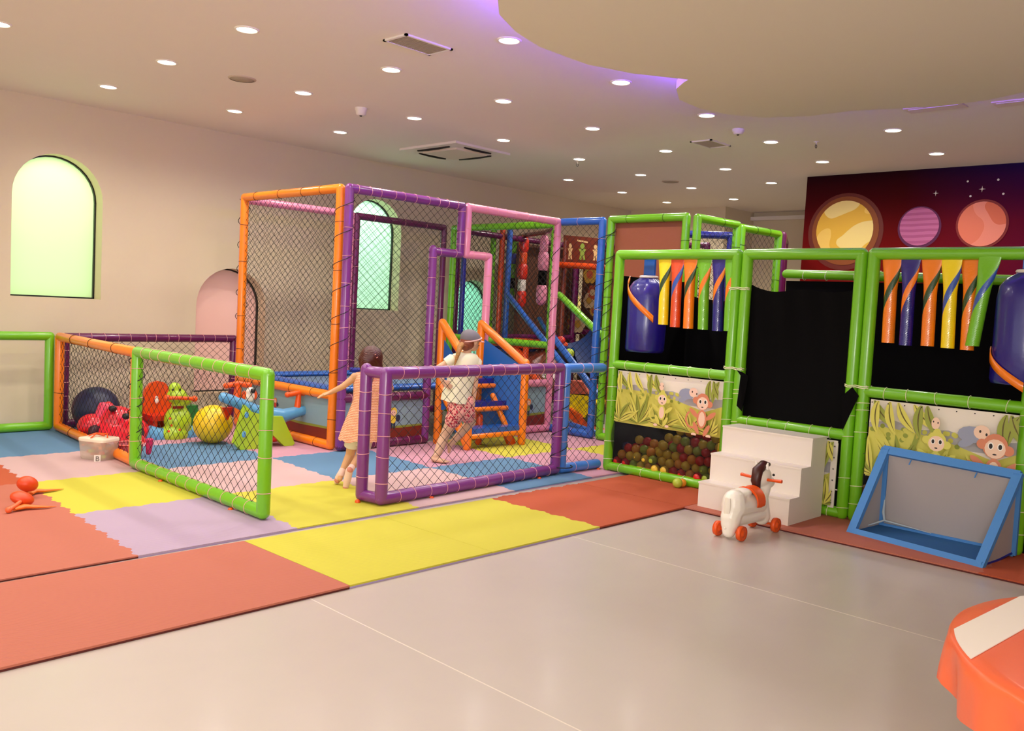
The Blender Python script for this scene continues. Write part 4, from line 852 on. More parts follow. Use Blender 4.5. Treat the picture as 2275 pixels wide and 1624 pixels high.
MB().loft(sd, True, True, True).build('saddle', PLORANGE, t)
MB().path([Hh(.34, .15, .365), Hh(.34, .06, .36), Hh(.34, -.06, .36), Hh(.34, -.15, .365)], [.012, .010, .010, .012], 12).build('handlebar', PLORANGE, t)
for s_ in (-1, 1): MB().sphere(Hh(.415, .047*s_, .385), .009, 10, 6).build('eye', FRAMEB, t); MB().path([Hh(.34, .035*s_, .43), Hh(.335, .045*s_, .475)], [.018, .004], 10, flat=.5).build('ear', PW, t)
for f in (0, .42):
    MB().path([Hh(f, -.1, .05), Hh(f, .1, .05)], .008, 8).build('axle', PLORANGE, t)
    for s_ in (-1, 1):
        l_ = .085*s_; mb = MB(); mb.lathe([(.0005, -.017), (.018, -.02), (.02, -.012), (.036, -.011), (.047, -.016), (.05, 0), (.047, .016), (.036, .011), (.02, .012), (.018, .02), (.0005, .017)], Hh(f, l_, .0505), 28, (0, 1, 0)); mb.build('wheel', PLORANGE, t)

# ================================================================ blue pop-up goal
t = thing('toy_goal', (5.95, 1.95, .02), 'blue pop-up toy goal with grey mesh leaning before the right green frame', 'toy goal')
GB = mat('goal_blue', (74, 138, 206), .7, bump=('weave', 260, .3, .001)); GM = bpy.data.materials.new('goal_mesh'); GM.use_nodes = True; b = GM.node_tree.nodes['Principled BSDF']; b.inputs['Base Color'].default_value = lin((184, 176, 174))+(1,); b.inputs['Roughness'].default_value = .8; b.inputs['Alpha'].default_value = .82
BL_ = onz(1892, 1182, .02); BR_ = onz(2176, 1258, .02); TL_ = V((6.17, BL_.y-.10, .60)); TR_ = V((6.14, BR_.y-.07, .585))
TL_ = onx(1968, 1000, 6.16); TR_ = onx(2262, 1056, 6.14); KL = V((6.22, TL_.y+.02, .04)); KR = V((6.20, TR_.y+.01, .04))
def band(a, b, w, nrm, nm='frame_band', th=.016, m=GB):
    d = (b-a).normalized(); s_ = nrm.cross(d).normalized(); mb = MB(); mb.obox((a+b)/2, (b-a)/2+d*w*.5, s_*w, nrm.normalized()*th); mb.build(nm, m, t)
nf = (BR_-BL_).cross(TL_-BL_).normalized()
for a, b in [(BL_, BR_), (BR_, TR_), (TR_, TL_), (TL_, BL_)]: band(a, b, .028, nf)
nb = V((1, 0, 0))
for a, b in [(KL, TL_), (KR, TR_)]: band(a, b, .025, nb, 'back_band')
band(KL, KR, .02, nb, 'back_band')
mb = MB(); sheetq([KL, KR, TR_, TL_], .002, mb); mb.build('back_mesh', GM, t)
mb = MB(); sheetq([BL_, TL_, KL], .002, mb); mb.build('side_mesh', GM, t); mb = MB(); sheetq([BR_, KR, TR_], .002, mb); mb.build('side_mesh', GM, t)
mb = MB(); sheetq([BL_+V((0, 0, .004)), BR_+V((0, 0, .004)), KR, KL], .004, mb); mb.build('floor_cloth', mat('goal_floor', (28, 92, 150), .8), t)
ed = MB(); ed.path([TR_, TR_+(KR-TR_)*.35+V((.015, 0, 0)), TR_+(KR-TR_)*.75+V((.0, 0, 0)), KR, KR.lerp(BR_, .5)+V((.02, 0, -.01)), BR_], .011, 6); ed.build('side_piping', DBLUE, t)
for f in (.22, .72):
    p = TL_.lerp(TR_, f)+V((-.02, 0, -.03)); MB().path([p, p+V((.0, .012, -.035))], .004, 6).build('tie_tab', GB, t)
MB().path([KL+V((-.03, -.03, .22)), KL+V((-.04, -.03, .10)), KL+V((-.04, -.04, .05))], [.003, .010, .008], 8).path([KL+V((-.16, .05, .0)), KL+V((-.04, -.04, .045)), KL+V((-.03, -.35, .02))], [.004, .008, .002], 8).build('corner_tear', mat('pale_lining', (176, 190, 200), .6), t)

# ================================================================ orange covered round table at the lower right
OC = mat('orange_vinyl_cloth', (232, 98, 52), .38, coat=.3, bump=('noise', 5, .3, .02)); zt = .66
TC = V((2.566, .098, 0)); TR = .624
t = thing('covered_table', (TC.x, TC.y, 0), 'round white table under an orange vinyl cloth with white stripe, lower right corner', 'table')
MB().lathe([(.0005, zt-.03), (TR-.012, zt-.03), (TR-.008, zt-.004), (.0005, zt-.003)], (TC.x, TC.y, 0), 64).build('table_top', WHITE, t)
A = onz(2118, 1402, zt); B = onz(2156, 1468, zt); E1 = onz(2275, 1324, zt); du = (E1-A).normalized(); dv = V((du.y, -du.x, 0)); w1 = (B-A).dot(dv)
cov = MB(); N = 160; prof = [(0, 0)]+[(TR*k/14, 0) for k in range(1, 15)]+[(TR+.006, -.004), (TR+.010, -.012), (TR+.012, -.03), (TR+.012, -.05), (TR+.011, -.07), (TR+.009, -.085)]
_f = onz(2230, 1500, zt)-TC; AF = math.atan2(_f.y, _f.x)
vs = []
for r_, dz in prof:
    for k in range(N):
        a = 2*math.pi*k/N; q = min(1, max(0, -dz/.085)); rp_ = q*(.013*math.sin(a*17)+.008*math.sin(a*29+1)); hem = dz*(1+(.22*math.sin(a*9+.6)+.45*math.cos(a-AF))*q)
        vs.append(V((TC.x+(r_+rp_)*math.cos(a), TC.y+(r_+rp_)*math.sin(a), zt+.004+hem)))
def onstripe(p): b_ = (p-A).dot(dv); return 0 < b_ < w1
for i in range(len(prof)-1):
    pass
cov.add(vs, [(i*N+k, i*N+(k+1) % N, (i+1)*N+(k+1) % N, (i+1)*N+k) for i in range(len(prof)-1) for k in range(N)], True)
cov.build('cloth_cover', OC, t)
# white stripe: chord-shaped strip lying on the top
ch = []
def chord(off):
    c0 = (A+dv*off)-TC; c0.z = 0; b_ = c0.dot(du); c_ = c0.dot(c0)-(TR-.004)**2; D = math.sqrt(max(0, b_*b_-c_)); return [A+dv*off+du*(-b_-D), A+dv*off+du*(-b_+D)]
L_ = [chord(w1*k/6+.002) for k in range(7)]; P_ = [l[0] for l in L_]+[l[1] for l in L_[::-1]]
mb = MB(); mb.add([V((p.x, p.y, zt+.005)) for p in P_]+[V((p.x, p.y, zt+.0075)) for p in P_], [tuple(range(14)), tuple(range(14, 28))[::-1]]+[(i, (i+1) % 14, 14+(i+1) % 14, 14+i) for i in range(14)]); mb.build('white_stripe', mat('white_vinyl', (238, 228, 218), .4), t)
MB().lathe([(TR*.80, .02), (TR*.80, zt-.03)], (TC.x, TC.y, 0), 48).build('skirt_panel', mat('orange_panel', (206, 74, 14), .5), t)
fa_ = (A-TC).normalized(); MB().box(tuple(TC+V((fa_.x, fa_.y, 0))*(TR*.79)-V((.03, .03, 0))), tuple(TC+V((fa_.x, fa_.y, 0))*(TR*.79)+V((.03, .03, zt-.03)))).build('leg', WHITE, t)

# ================================================================ toys
# orange toys on the mat
def orange_toy(head, rx, rz, stem, blade, lab):
    """head, stem and blade given as survey pixels with a height above the mat"""
    def at(px, py, z): return onz(px, py, z)
    h = at(*head); t = thing('orange_toy', (h.x, h.y, .015), lab, 'toy', 'orange plastic toys on the salmon mat')
    MB().sphere(h, (rx, rx*.8, rz), 22, 14, Euler((.35, .3, 0)).to_matrix()).build('disc_head', mat('toy_orange', (214, 66, 8), .4), t)
    mb = MB(); pts = [at(*q) for q in stem]; mb.path(pts, [.016]+[.012]*(len(pts)-1), 12); mb.sphere(pts[0], .019, 12, 8); mb.build('stem', mat('toy_orange2', (232, 100, 50), .4), t)
    mb = MB(); pts = [at(*q) for q in blade]; mb.path(pts, [.022, .030, .020, .011, .002][:len(pts)], 12, flat=.5); mb.build('blade', mat('toy_orange3', (226, 110, 26), .4), t)
orange_toy((49, 1107, .07), .072, .038, [(19, 1133, .035), (33, 1124, .05), (45, 1115, .06)], [(30, 1131, .032), (55, 1125, .035), (80, 1126, .03), (105, 1126, .026), (126, 1125, .02)], 'orange toy with disc head and long blade, the nearer of two')
orange_toy((61, 1075, .11), .066, .050, [(56, 1101, .035), (58, 1090, .06), (60, 1082, .085)], [(66, 1097, .03), (76, 1090, .035), (100, 1090, .03), (125, 1088, .025), (142, 1086, .02)], 'orange toy with raised disc head and long blade, the farther of two')
# transparent toy box
t = thing('toy_box', (2.82, 7.33, .015), 'clear plastic tub of toys with white lid and orange handle on the pink mat', 'toy box')
CL = bpy.data.materials.new('clear_plastic'); CL.use_nodes = True; b = CL.node_tree.nodes['Principled BSDF']; b.inputs['Base Color'].default_value = lin((226, 210, 190))+(1,); b.inputs['Alpha'].default_value = .45; b.inputs['Roughness'].default_value = .2
ux = V((math.cos(-1.1), math.sin(-1.1), 0)); uy = V((-ux.y, ux.x, 0)); cb_ = V((2.835, 7.33, 0))
rings = []
for zz, k in [(.017, .86), (.03, .9), (.15, 1.0), (.165, 1.02)]:
    rings.append([cb_+ux*(.13*k*math.copysign(abs(math.cos(a))**.35, math.cos(a)))+uy*(.105*k*math.copysign(abs(math.sin(a))**.35, math.sin(a)))+Z_*zz for a in [2*math.pi*i/32+.05 for i in range(32)]])
MB().loft(rings).build('tub', CL, t)
rings = [[p*1.0+Z_*dz if k == 1 else (cb_+(p-cb_)*k+Z_*0) for p in rings[-1]] for k, dz in [(1, 0), (1, .02)]]+[[V((cb_.x, cb_.y, .19))+(p-V((cb_.x, cb_.y, p.z)))*.96-Z_*0 for p in rings[-1]], [V((cb_.x, cb_.y, .192))+(p-V((cb_.x, cb_.y, p.z)))*.03 for p in rings[-1]]]
MB().loft(rings).build('lid', mat('lid_white', (226, 210, 186), .4), t)
MB().path([cb_+ux*.08+Z_*.192, cb_+ux*.05+Z_*.215+uy*.04, cb_-ux*.03+Z_*.22, cb_-ux*.07+Z_*.20-uy*.04], .006, 8).path([cb_+uy*.06+Z_*.195, cb_-ux*.03+Z_*.215, cb_-uy*.09-ux*.0+Z_*.193], .006, 8).build('handle', PLORANGE, t)
rr = random.Random(5)
for i in range(26):
    c = cb_+ux*rr.uniform(-.085, .085)+uy*rr.uniform(-.065, .065)+Z_*rr.uniform(.04, .145); a = rr.uniform(0, 3)
    MB().obox(c, V((math.cos(a), math.sin(a), 0))*.018, V((-math.sin(a), math.cos(a), 0))*.013, Z_*.012).build('toy_brick', rr.choice([PLORANGE, mat('brick_red', (206, 40, 20), .4), mat('brick_orange', (236, 130, 40), .4), mat('brick_grey', (150, 160, 160), .4), mat('lime_ball2', (176, 196, 62), .4)]), t)
# lettered block against the tub side
fd = (V((0, 0, 0))-cb_); fd.z = 0; fd.normalize(); sdv = V((-fd.y, fd.x, 0))
lbl = cb_+fd*.135+Z_*.04-sdv*.01
MB().obox(lbl, sdv*.024, fd*.006, Z_*.026).build('letter_card', WHITE, t)
tcv = bpy.data.curves.new('letter', 'FONT'); tcv.body = 'B'; tcv.size = .055; tcv.align_x = 'CENTER'; tcv.extrude = .001
to = bpy.data.objects.new('tmp', tcv); C.objects.link(to); dg = bpy.context.evaluated_depsgraph_get(); me = bpy.data.meshes.new_from_object(to.evaluated_get(dg)); bpy.data.objects.remove(to)
lo = bpy.data.objects.new('letter', me); C.objects.link(lo); me.materials.clear(); me.materials.append(mat('print_grey', (90, 80, 76), .5))
Xa = sdv*-1; Xa = Xa if Xa.dot(cr) > 0 else -Xa
lo.matrix_world = Matrix(((Xa.x, 0, fd.x, 0), (Xa.y, 0, fd.y, 0), (Xa.z, 1, 0, 0), (0, 0, 0, 1))); lo.location = lbl+fd*.008-Z_*.02
mw_ = lo.matrix_basis.copy(); lo.parent = t; lo.matrix_parent_inverse = Matrix.Translation(-t.location); lo.matrix_basis = mw_
# navy exercise ball, magenta-red ride-on car
o = MB().sphere((0, 0, 0), .215, 28, 18).build('exercise_ball', mat('navy_rubber', (20, 26, 62), .4)); o.location = (3.33, 8.70, .235); tag(o, 'dark navy exercise ball behind the pink-red toy car', 'ball')
t = thing('toy_car', (3.6, 8.2, .015), 'pink-red plastic ride-on car behind the orange net fence', 'toy car')
RC = mat('car_red', (222, 20, 44), .3, coat=.4); RC2 = mat('car_pink', (232, 66, 96), .35)
g = lambda px, py, y: ony(px, py, y)
def car(px, py, y, r): return (ony(px, py, y), r)
blob('body', [(ony(228, 965, 8.27), ony(300, 985, 7.97), .12, .10), (ony(205, 945, 8.37), (.13, .13, .11)), (ony(262, 935, 8.27), (.16, .14, .14)), (ony(300, 960, 8.12), (.13, .13, .13)), (ony(240, 905, 8.37), (.05, .06, .06))], RC, t, .014, 4)
blob('seat_back', [(ony(225, 930, 8.34), ony(228, 905, 8.34), .07, .045), (ony(228, 902, 8.34), ony(258, 912, 8.28), .04, .04)], RC2, t, .01, 3)
for px, py, y in [(250, 908, 8.18), (280, 925, 8.0)]: MB().sphere(ony(px, py, y), (.035, .03, .03), 12, 8).build('headlight', FRAMEB, t)
for px, py, y in [(210, 975, 8.2), (305, 995, 7.95), (268, 950, 8.5), (330, 960, 8.3)]:
    p = ony(px, py, y); MB().lathe([(.0005, -.03), (.06, -.03), (.07, 0), (.06, .03), (.0005, .03)], (p.x, p.y, .09), 20, (.6, -.8, 0)).build('wheel', mat('wheel_dark', (60, 10, 30), .5), t)
# red basket on the floor next to the fence
t = thing('toy_basket', (3.1, 7.35, .015), 'dark red open toy basket on the floor behind the orange fence', 'basket')
p = onz(285, 1012, .02); MB().lathe([(.0005, .02), (.09, .02), (.11, .12), (.115, .12), (.10, .015)], (p.x, p.y, 0), 20).build('bowl', mat('basket_red', (150, 8, 30), .5), t); MB().ring((p.x, p.y, .122), (0, 0, 1), .113, .006, 24, 6).build('rim', mat('rim_pink', (230, 120, 110), .5), t)
o = blob('small_figure', [(ony(330, 1005, 7.2), ony(332, 985, 7.2), .022, .03), (ony(332, 978, 7.2), (.035, .03, .02))], mat('toy_magenta', (200, 30, 90), .4), None, .006); tag(o, 'tiny magenta and purple toy figure on the floor by the green fence post', 'toy')
# green dinosaur rocker on blue base
t = thing('rocking_dinosaur', (3.85, 8.1, .015), 'lime green dinosaur rocker with orange handles on a blue rocking base', 'rocking toy')
LG = mat('lime_plastic', (168, 204, 36), .32, coat=.3); SB_ = mat('sky_plastic', (92, 160, 204), .32, coat=.3)
YD = 8.05
blob('body', [(ony(395, 935, YD), (.13, .11, .15)), (ony(385, 965, YD), (.14, .12, .10)), (ony(398, 915, YD), ony(396, 895, YD), .07, .06), (ony(393, 880, YD), (.10, .08, .075)), (ony(388, 862, YD), (.06, .05, .055)), (ony(412, 890, YD), (.06, .06, .05)), (ony(418, 955, YD), ony(432, 968, YD), .05, .04)], LG, t, .011, 4)
mb = MB(); P0 = [ony(px, py, YD) for px, py in [(325, 962), (345, 972), (380, 975), (415, 968), (445, 952)]]; mb.path(P0, [.05, .06, .065, .06, .045], 12, flat=1.6); mb.build('rocker_base', SB_, t)
MB().path([ony(376, 884, YD-.1), ony(400, 884, YD-.15), ony(430, 886, YD-.1)], .018, 10).sphere(ony(372, 884, YD-.1), .03, 10, 8).sphere(ony(432, 886, YD-.1), .03, 10, 8).build('handlebar', PLORANGE, t)
MB().obox(ony(396, 905, YD-.08), V((.05, 0, 0)), V((0, .01, 0)), Z_*.012).build('mouth', mat('dark_red', (120, 10, 14), .4), t)
for px, py in [(378, 930), (381, 945), (375, 958), (399, 955)]: MB().sphere(ony(px, py, YD-.135), (.012, .006, .012), 8, 6).build('spot', PLORANGE, t)
MB().path([ony(408, 925, YD), ony(425, 935, YD), ony(430, 955, YD)], .03, 10).build('tail', mat('mid_green', (36, 120, 50), .4), t)
for px in (384, 400): MB().sphere(ony(px, 866, YD-.06), .011, 8, 6).build('eye', FRAMEB, t)
# orange seat back with little dog picture
t = thing('toy_chair', (3.75, 8.45, .015), 'red-orange plastic child chair behind the green fence post', 'chair')
YC = 8.35
mb = MB(); pr = [(-.13, 0), (.13, 0), (.14, .3), (.12, .40), (.07, .46), (0, .48), (-.07, .46), (-.12, .40), (-.14, .3)]; pc = ony(348, 968, YC); mb.prism(pr, (pc.x, YC, .05), (1, 0, 0), (0, 0, 1), (0, .04, 0)); mb.build('backrest', REDOR, t)
mb = MB(); mb.box((pc.x-.14, YC-.22, .17), (pc.x+.14, YC, .22)); mb.build('seat', RED, t)
for s_ in (-1, 1): MB().box((pc.x+.11*s_-.02, YC-.21, .016), (pc.x+.11*s_+.02, YC+.02, .19)).build('leg', RED, t)
pd = ony(348, 890, YC-.02); MB().sphere(pd, (.022, .01, .03), 10, 8).sphere(pd+Z_*.03, (.016, .01, .016), 10, 8).build('dog_badge', WHITE, t)
# yellow ball
o = MB().sphere((0, 0, 0), .178, 32, 20).build('exercise_ball', mat('yellow_rubber', (240, 196, 12), .38, coat=.2)); o.location = ony(473, 945, 7.62).xy.to_3d()+Z_*.193; tag(o, 'large yellow exercise ball behind the green net fence', 'ball')
# green toy camera car behind
t = thing('toy_truck', (4.1, 8.4, .015), 'dark green toy vehicle half hidden behind the yellow ball', 'toy')
p = ony(418, 925, 8.3); MB().obox(V((p.x, p.y, .2)), V((.07, 0, 0)), V((0, .06, 0)), Z_*.09).obox(V((p.x+.09, p.y, .17)), V((.05, 0, 0)), V((0, .05, 0)), Z_*.05).build('body', mat('mid_green', (36, 120, 50), .4), t)
for dx in (-.04, .1): MB().lathe([(.0005, -.02), (.04, -.02), (.045, 0), (.04, .02), (.0005, .02)], (p.x+dx, p.y-.09, .062), 16, (0, 1, 0)).build('wheel', FRAMEB, t)
# seesaw
t = thing('seesaw', (4.35, 7.3, .015), 'light blue plastic seesaw on lime green base with orange handles', 'seesaw')
YS = 7.3; S = lambda px, py, y=YS: ony(px, py, y)
blob('beam', [(S(497, 883), S(530, 895), .05, .055), (S(530, 895), S(575, 918), .055, .07), (S(575, 918), S(625, 925), .075, .075), (S(625, 925), S(670, 912), .07, .05), (S(670, 912), S(706, 912), .05, .05)], SB_, t, .011, 5)
legs = MB()
for dy, pl in [(-.14, [(598, 925), (628, 925), (655, 985), (650, 998), (632, 997), (600, 960)]), (-.14, [(598, 925), (560, 915), (545, 900), (520, 985), (535, 1000), (575, 1002), (590, 960)]), (.14, [(598, 925), (560, 915), (540, 960), (540, 985), (590, 985)])]:
    a = [S(x, y, YS+dy) for x, y in pl]; a = [V((q.x, q.y, max(q.z, .016))) for q in a]
    k = len(a); mb = MB(); mb.add(a+[q+V((0, .05, 0)) for q in a], [tuple(range(k)), tuple(range(k, 2*k))[::-1]]+[(i, (i+1) % k, k+(i+1) % k, k+i) for i in range(k)]); mb.build('leg', LG, t)
MB().sphere(S(600, 968, YS), (.17, .12, .06), 20, 10).build('red_centre', RED, t)
for cx in (661, 525):
    k = 0 if cx == 661 else -8; y_ = 905+k if cx == 661 else 885
    MB().path([S(cx, y_), S(cx+3, y_-30)], [.032, .024], 12).build('handle_post', PLORANGE, t)
    MB().path([S(cx-20, y_-28), S(cx+3, y_-33), S(cx+26, y_-29)], [.024, .026, .024], 12).sphere(S(cx-22, y_-28), .028, 12, 8).sphere(S(cx+28, y_-29), .028, 12, 8).build('handle_bar', PLORANGE, t)
for px, py in [(548, 922), (542, 965)]: MB().sphere(S(px, py, YS-.17), (.022, .008, .03), 10, 6).build('water_drop', SB_, t)
dg_ = S(553, 880, YS); t2 = thing('plush_dog', tuple(dg_), 'small white and orange plush dog with black nose sitting on the seesaw', 'plush toy')
blob('body', [(dg_, (.055, .045, .06)), (dg_+Z_*.05-V((0, .02, 0)), (.045, .04, .035))], mat('plush_white', (240, 230, 215), .8), t2, .008); MB().sphere(dg_+V((.005, -.06, .055)), .024, 12, 8).build('nose', FRAMEB, t2)
for s_ in (-1, 1): MB().sphere(dg_+V((.055*s_, -.01, .01)), (.022, .02, .045), 10, 8).build('ear', PLORANGE, t2)
MBt = MB(); p = S(533, 888, 7.15); tag(MB().prism([(-.06, 0), (.06, 0), (0, -.12)], tuple(ony(507, 905, 7.42)), (1, 0, 0), (0, 0, 1), (0, .03, 0)).build('red_shovel', RED), 'small red toy shovel blade between yellow ball and seesaw', 'toy')
# ================================================================ the two children
fh = V((cf.x, cf.y, 0)).normalized(); rh = V((fh.y, -fh.x, 0))
def atd(px, py, d):
    v = ray(px, py); return V((0, 0, CAM_Z)) + v*(d/(v.x*fh.x+v.y*fh.y))
SKIN = mat('skin', (206, 154, 108), .55, noise_amt=.03, bump=('noise', 90, .05, .001)); SKIN2 = mat('skin_pale', (216, 172, 136), .55, noise_amt=.03, bump=('noise', 90, .05, .001))
def hand(t_prims, w, fdir, ndir, s=1.0, curl=.25, thumb_side=1):
    """palm and five fingers appended to the body's primitives: w wrist, fdir finger direction, ndir back of the hand"""
    fdir = fdir.normalized(); ndir = (ndir-fdir*ndir.dot(fdir)).normalized(); sd = fdir.cross(ndir).normalized()*thumb_side
    for k in range(4):
        q = (k-1.5)*.0115*s; t_prims.append((w+sd*q*.5, w+fdir*.048*s+sd*q, .0125*s, .0095*s))
        L = (.034, .040, .038, .030)[k]*s; b = w+fdir*.048*s+sd*q; m_ = b+(fdir+sd*(k-1.5)*.10-ndir*curl*.5)*L*.55; e = m_+(fdir+sd*(k-1.5)*.08-ndir*curl*1.4)*L*.5
        t_prims.append((b, m_, .0068*s, .006*s)); t_prims.append((m_, e, .006*s, .005*s))
    b = w+fdir*.012*s-sd*.014*s; m_ = b+(fdir*.7-sd*.8)*.022*s; e = m_+(fdir*.95-sd*.35)*.02*s
    t_prims.append((b, m_, .009*s, .0072*s)); t_prims.append((m_, e, .0072*s, .0056*s))
# ---- child in the peach dress, running away with arms out
D1 = 6.62; A1 = lambda px, py, dd=0: atd(px, py, D1+dd)
c1 = A1(790, 1080); t = thing('person', (c1.x, c1.y, .015), 'small dark-haired child in a peach sleeveless dress running away, arms out, pinkish socks', 'person')
neck = A1(822, 824); head = A1(825, 799, .02); sl, sr = A1(788, 838), A1(860, 838, .06); pel = A1(803, 955, .02)
pr = [(head, (.072, .078, .088)), (head-V((0, 0, .05))+fh*.02, (.055, .06, .05)), (neck-V((0, 0, .03)), head-V((0, 0, .04)), .032, .03),
      (sl, sr, .034, .034), (A1(811, 852, .03), A1(811, 905, .03), .056, .054), (A1(838, 852, .04), A1(834, 905, .03), .056, .054), (A1(809, 905, .03), A1(806, 950, .03), .056, .06), (A1(832, 905, .03), A1(828, 950, .03), .056, .06)]
# arms: one stretched out to the left, the other forward on the right
el, wr = A1(763, 858, -.02), A1(734, 872, -.03)
pr += [(sl, el, .029, .024), (el, wr, .024, .017)]; hand(pr, wr, (A1(716, 878, -.05)-wr), V((0, 0, 1)), 1.12, .2, 1)
er, wr2 = A1(868, 862, .08), A1(850, 900, .16)
pr += [(sr, er, .029, .024), (er, wr2, .024, .017)]; hand(pr, wr2, A1(844, 925, .2)-wr2, rh, .95, .3, -1)
# face looks away from the camera, slightly right
nose = head+fh*.082+rh*.01-V((0, 0, .012)); pr += [(nose-fh*.02, nose+fh*.004, .012, .008), (head+rh*.074-V((0, 0, .01)), (.012, .018, .024)), (head-rh*.072-V((0, 0, .01)), (.012, .018, .024))]
# legs: left leg landing on its toes, right leg swung back with the sole showing
hl, hr = A1(789, 962), A1(816, 962, .02); kl, kr = A1(778, 1010, .05), A1(800, 1014, -.03); al, ar = A1(757, 1054, -.03), A1(776, 1046, -.14)
pr += [(hl, kl, .052, .036), (kl, al, .037, .021), (hr, kr, .052, .036), (kr, ar, .037, .021)]
fl_, fr_ = V((A1(748, 1074, .0).x, A1(748, 1074, .0).y, .035)), A1(768, 1083, -.12)
pr += [(al, fl_, .022, .018), (al, al-V((0, 0, .03))-fh*.02, .022, .02), (ar, fr_, .024, .019)]
blob('body', pr, SKIN, t, .004, 2)
def limb_cover(nm, pts, rs, m, n=20): mb = MB(); mb.path(pts, rs, n); mb.build(nm, m, t)
SOCK = mat('sock_pink', (236, 196, 182), .85, bump=('noise', 200, .2, .001)); SOLE = mat('sock_sole', (206, 130, 110), .85)
def sock(a, mid, toe, r0):
    d = (toe-mid).normalized(); blob('sock', [(a, mid, r0, .027), (mid, mid.lerp(toe, .55), .029, .029), (mid.lerp(toe, .5), toe, .029, .022)], SOCK, t, .006, 2)
sock(al.lerp(kl, .22), al, fl_, .027); sock(ar.lerp(kr, .25), ar, fr_, .028)
def patch(c, n_, r, nm): mb = MB(); mb.sphere(c, (r, r, r*1.0), 14, 9); mb.build(nm, SOLE, t)
patch(al.lerp(fl_, .75)-fh*.010, None, .024, 'sock_heel'); patch(ar.lerp(kr, .06)-fh*.012, None, .025, 'sock_heel'); patch(fr_-fh*.004, None, .021, 'sock_toe')
# dress: lofted from the shoulders to a flared wavy hem
DR = mat('dress_peach', (244, 178, 140), .85); 
nt = DR.node_tree; b = nt.nodes['Principled BSDF']; tcn = nt.nodes.new('ShaderNodeTexCoord'); wv = nt.nodes.new('ShaderNodeTexWave'); wv.bands_direction = 'Z'; wv.inputs['Scale'].default_value = 26; wv.inputs['Distortion'].default_value = 2.5; wv.inputs['Detail Scale'].default_value = 4
nt.links.new(tcn.outputs['Object'], wv.inputs['Vector']); rp = nt.nodes.new('ShaderNodeValToRGB'); rp.color_ramp.elements[0].color = lin((226, 132, 96))+(1,); rp.color_ramp.elements[1].color = lin((252, 204, 166))+(1,)
nt.links.new(wv.outputs['Fac'], rp.inputs[0]); nt.links.new(rp.outputs[0], b.inputs['Base Color']); bm = nt.nodes.new('ShaderNodeBump'); bm.inputs['Strength'].default_value = .5; bm.inputs['Distance'].default_value = .004; nt.links.new(wv.outputs['Fac'], bm.inputs['Height']); nt.links.new(bm.outputs[0], b.inputs['Normal'])
def ring(c, rx, ry, wav=0, nw=8, N=40, ph=0): return [c+rh*((rx+wav*math.cos(nw*2*math.pi*i/N+ph))*math.cos(2*math.pi*i/N))+fh*((ry+wav*math.cos(nw*2*math.pi*i/N+ph))*math.sin(2*math.pi*i/N))+V((0, 0, wav*.8*math.cos(nw*2*math.pi*i/N+1))) for i in range(N)]
rg = [ring(A1(824, 825, .03), .045, .045), ring(A1(824, 829, .03), .112, .072), ring(A1(823, 839, .03), .134, .090), ring(A1(823, 862, .02), .128, .094), ring(A1(821, 890, .02), .122, .092, .002), ring(A1(816, 920, .02), .142, .108, .004), ring(A1(810, 950, .02), .160, .124, .008), ring(A1(805, 978, .02), .172, .134, .012)]
MB().loft(rg).build('dress', DR, t)
mb = MB(); k_ = A1(818, 858, -.078)
for pts in ([k_, A1(812, 866, -.09), A1(803, 878, -.09)], [k_, A1(822, 868, -.09), A1(824, 880, -.095)], [k_, A1(811, 856, -.09), A1(806, 864, -.09), A1(814, 869, -.09)], [k_, A1(826, 852, -.085), A1(830, 836, -.06)]): mb.path(pts, .0035, 6)
mb.build('back_ribbon', mat('ribbon_brown', (120, 56, 40), .7), t)
SH = mat('shorts_white', (226, 214, 190), .8)
for h_, k2 in ((hl, kl), (hr, kr)): limb_cover('shorts_leg', [h_+V((0, 0, .03)), h_.lerp(k2, .62)], [.066, .06], SH)
blob('shorts_seat', [(hl+V((0, 0, .03)), hr+V((0, 0, .03)), .066, .066)], SH, t, .008)
MB().sphere(hl.lerp(hr, .15)-fh*.06-V((0, 0, .02)), (.026, .02, .03), 12, 8).build('shorts_print', DGREEN, t)
# hair: bob with fringe reaching the neck, longer at the back left
HM = mat('hair_brown', (70, 16, 10), .35, bump=('wave', 30, .4, .004))
blob('hair', [(head+V((0, 0, .014))-fh*.008, (.088, .092, .094)), (head-V((0, 0, .02))-fh*.035, (.080, .062, .085)), (head-rh*.045-fh*.03, A1(806, 832, -.03), .05, .016), (head+rh*.04-fh*.03, A1(846, 822, -.02), .05, .02), (head-fh*.045, A1(824, 834, -.05), .055, .022)], HM, t, .007, 3)
hc = MB()
for dx, dz in [(-.03, .045), (-.01, .05), (.012, .047), (.034, .04), (-.02, .03), (.05, .02)]: hc.path([head+rh*dx+V((0, 0, dz))-fh*.083, head+rh*(dx+.012)+V((0, 0, dz+.008))-fh*.08], .003, 6)
hc.build('hair_clips', mat('clip_pale', (220, 150, 130), .4), t)
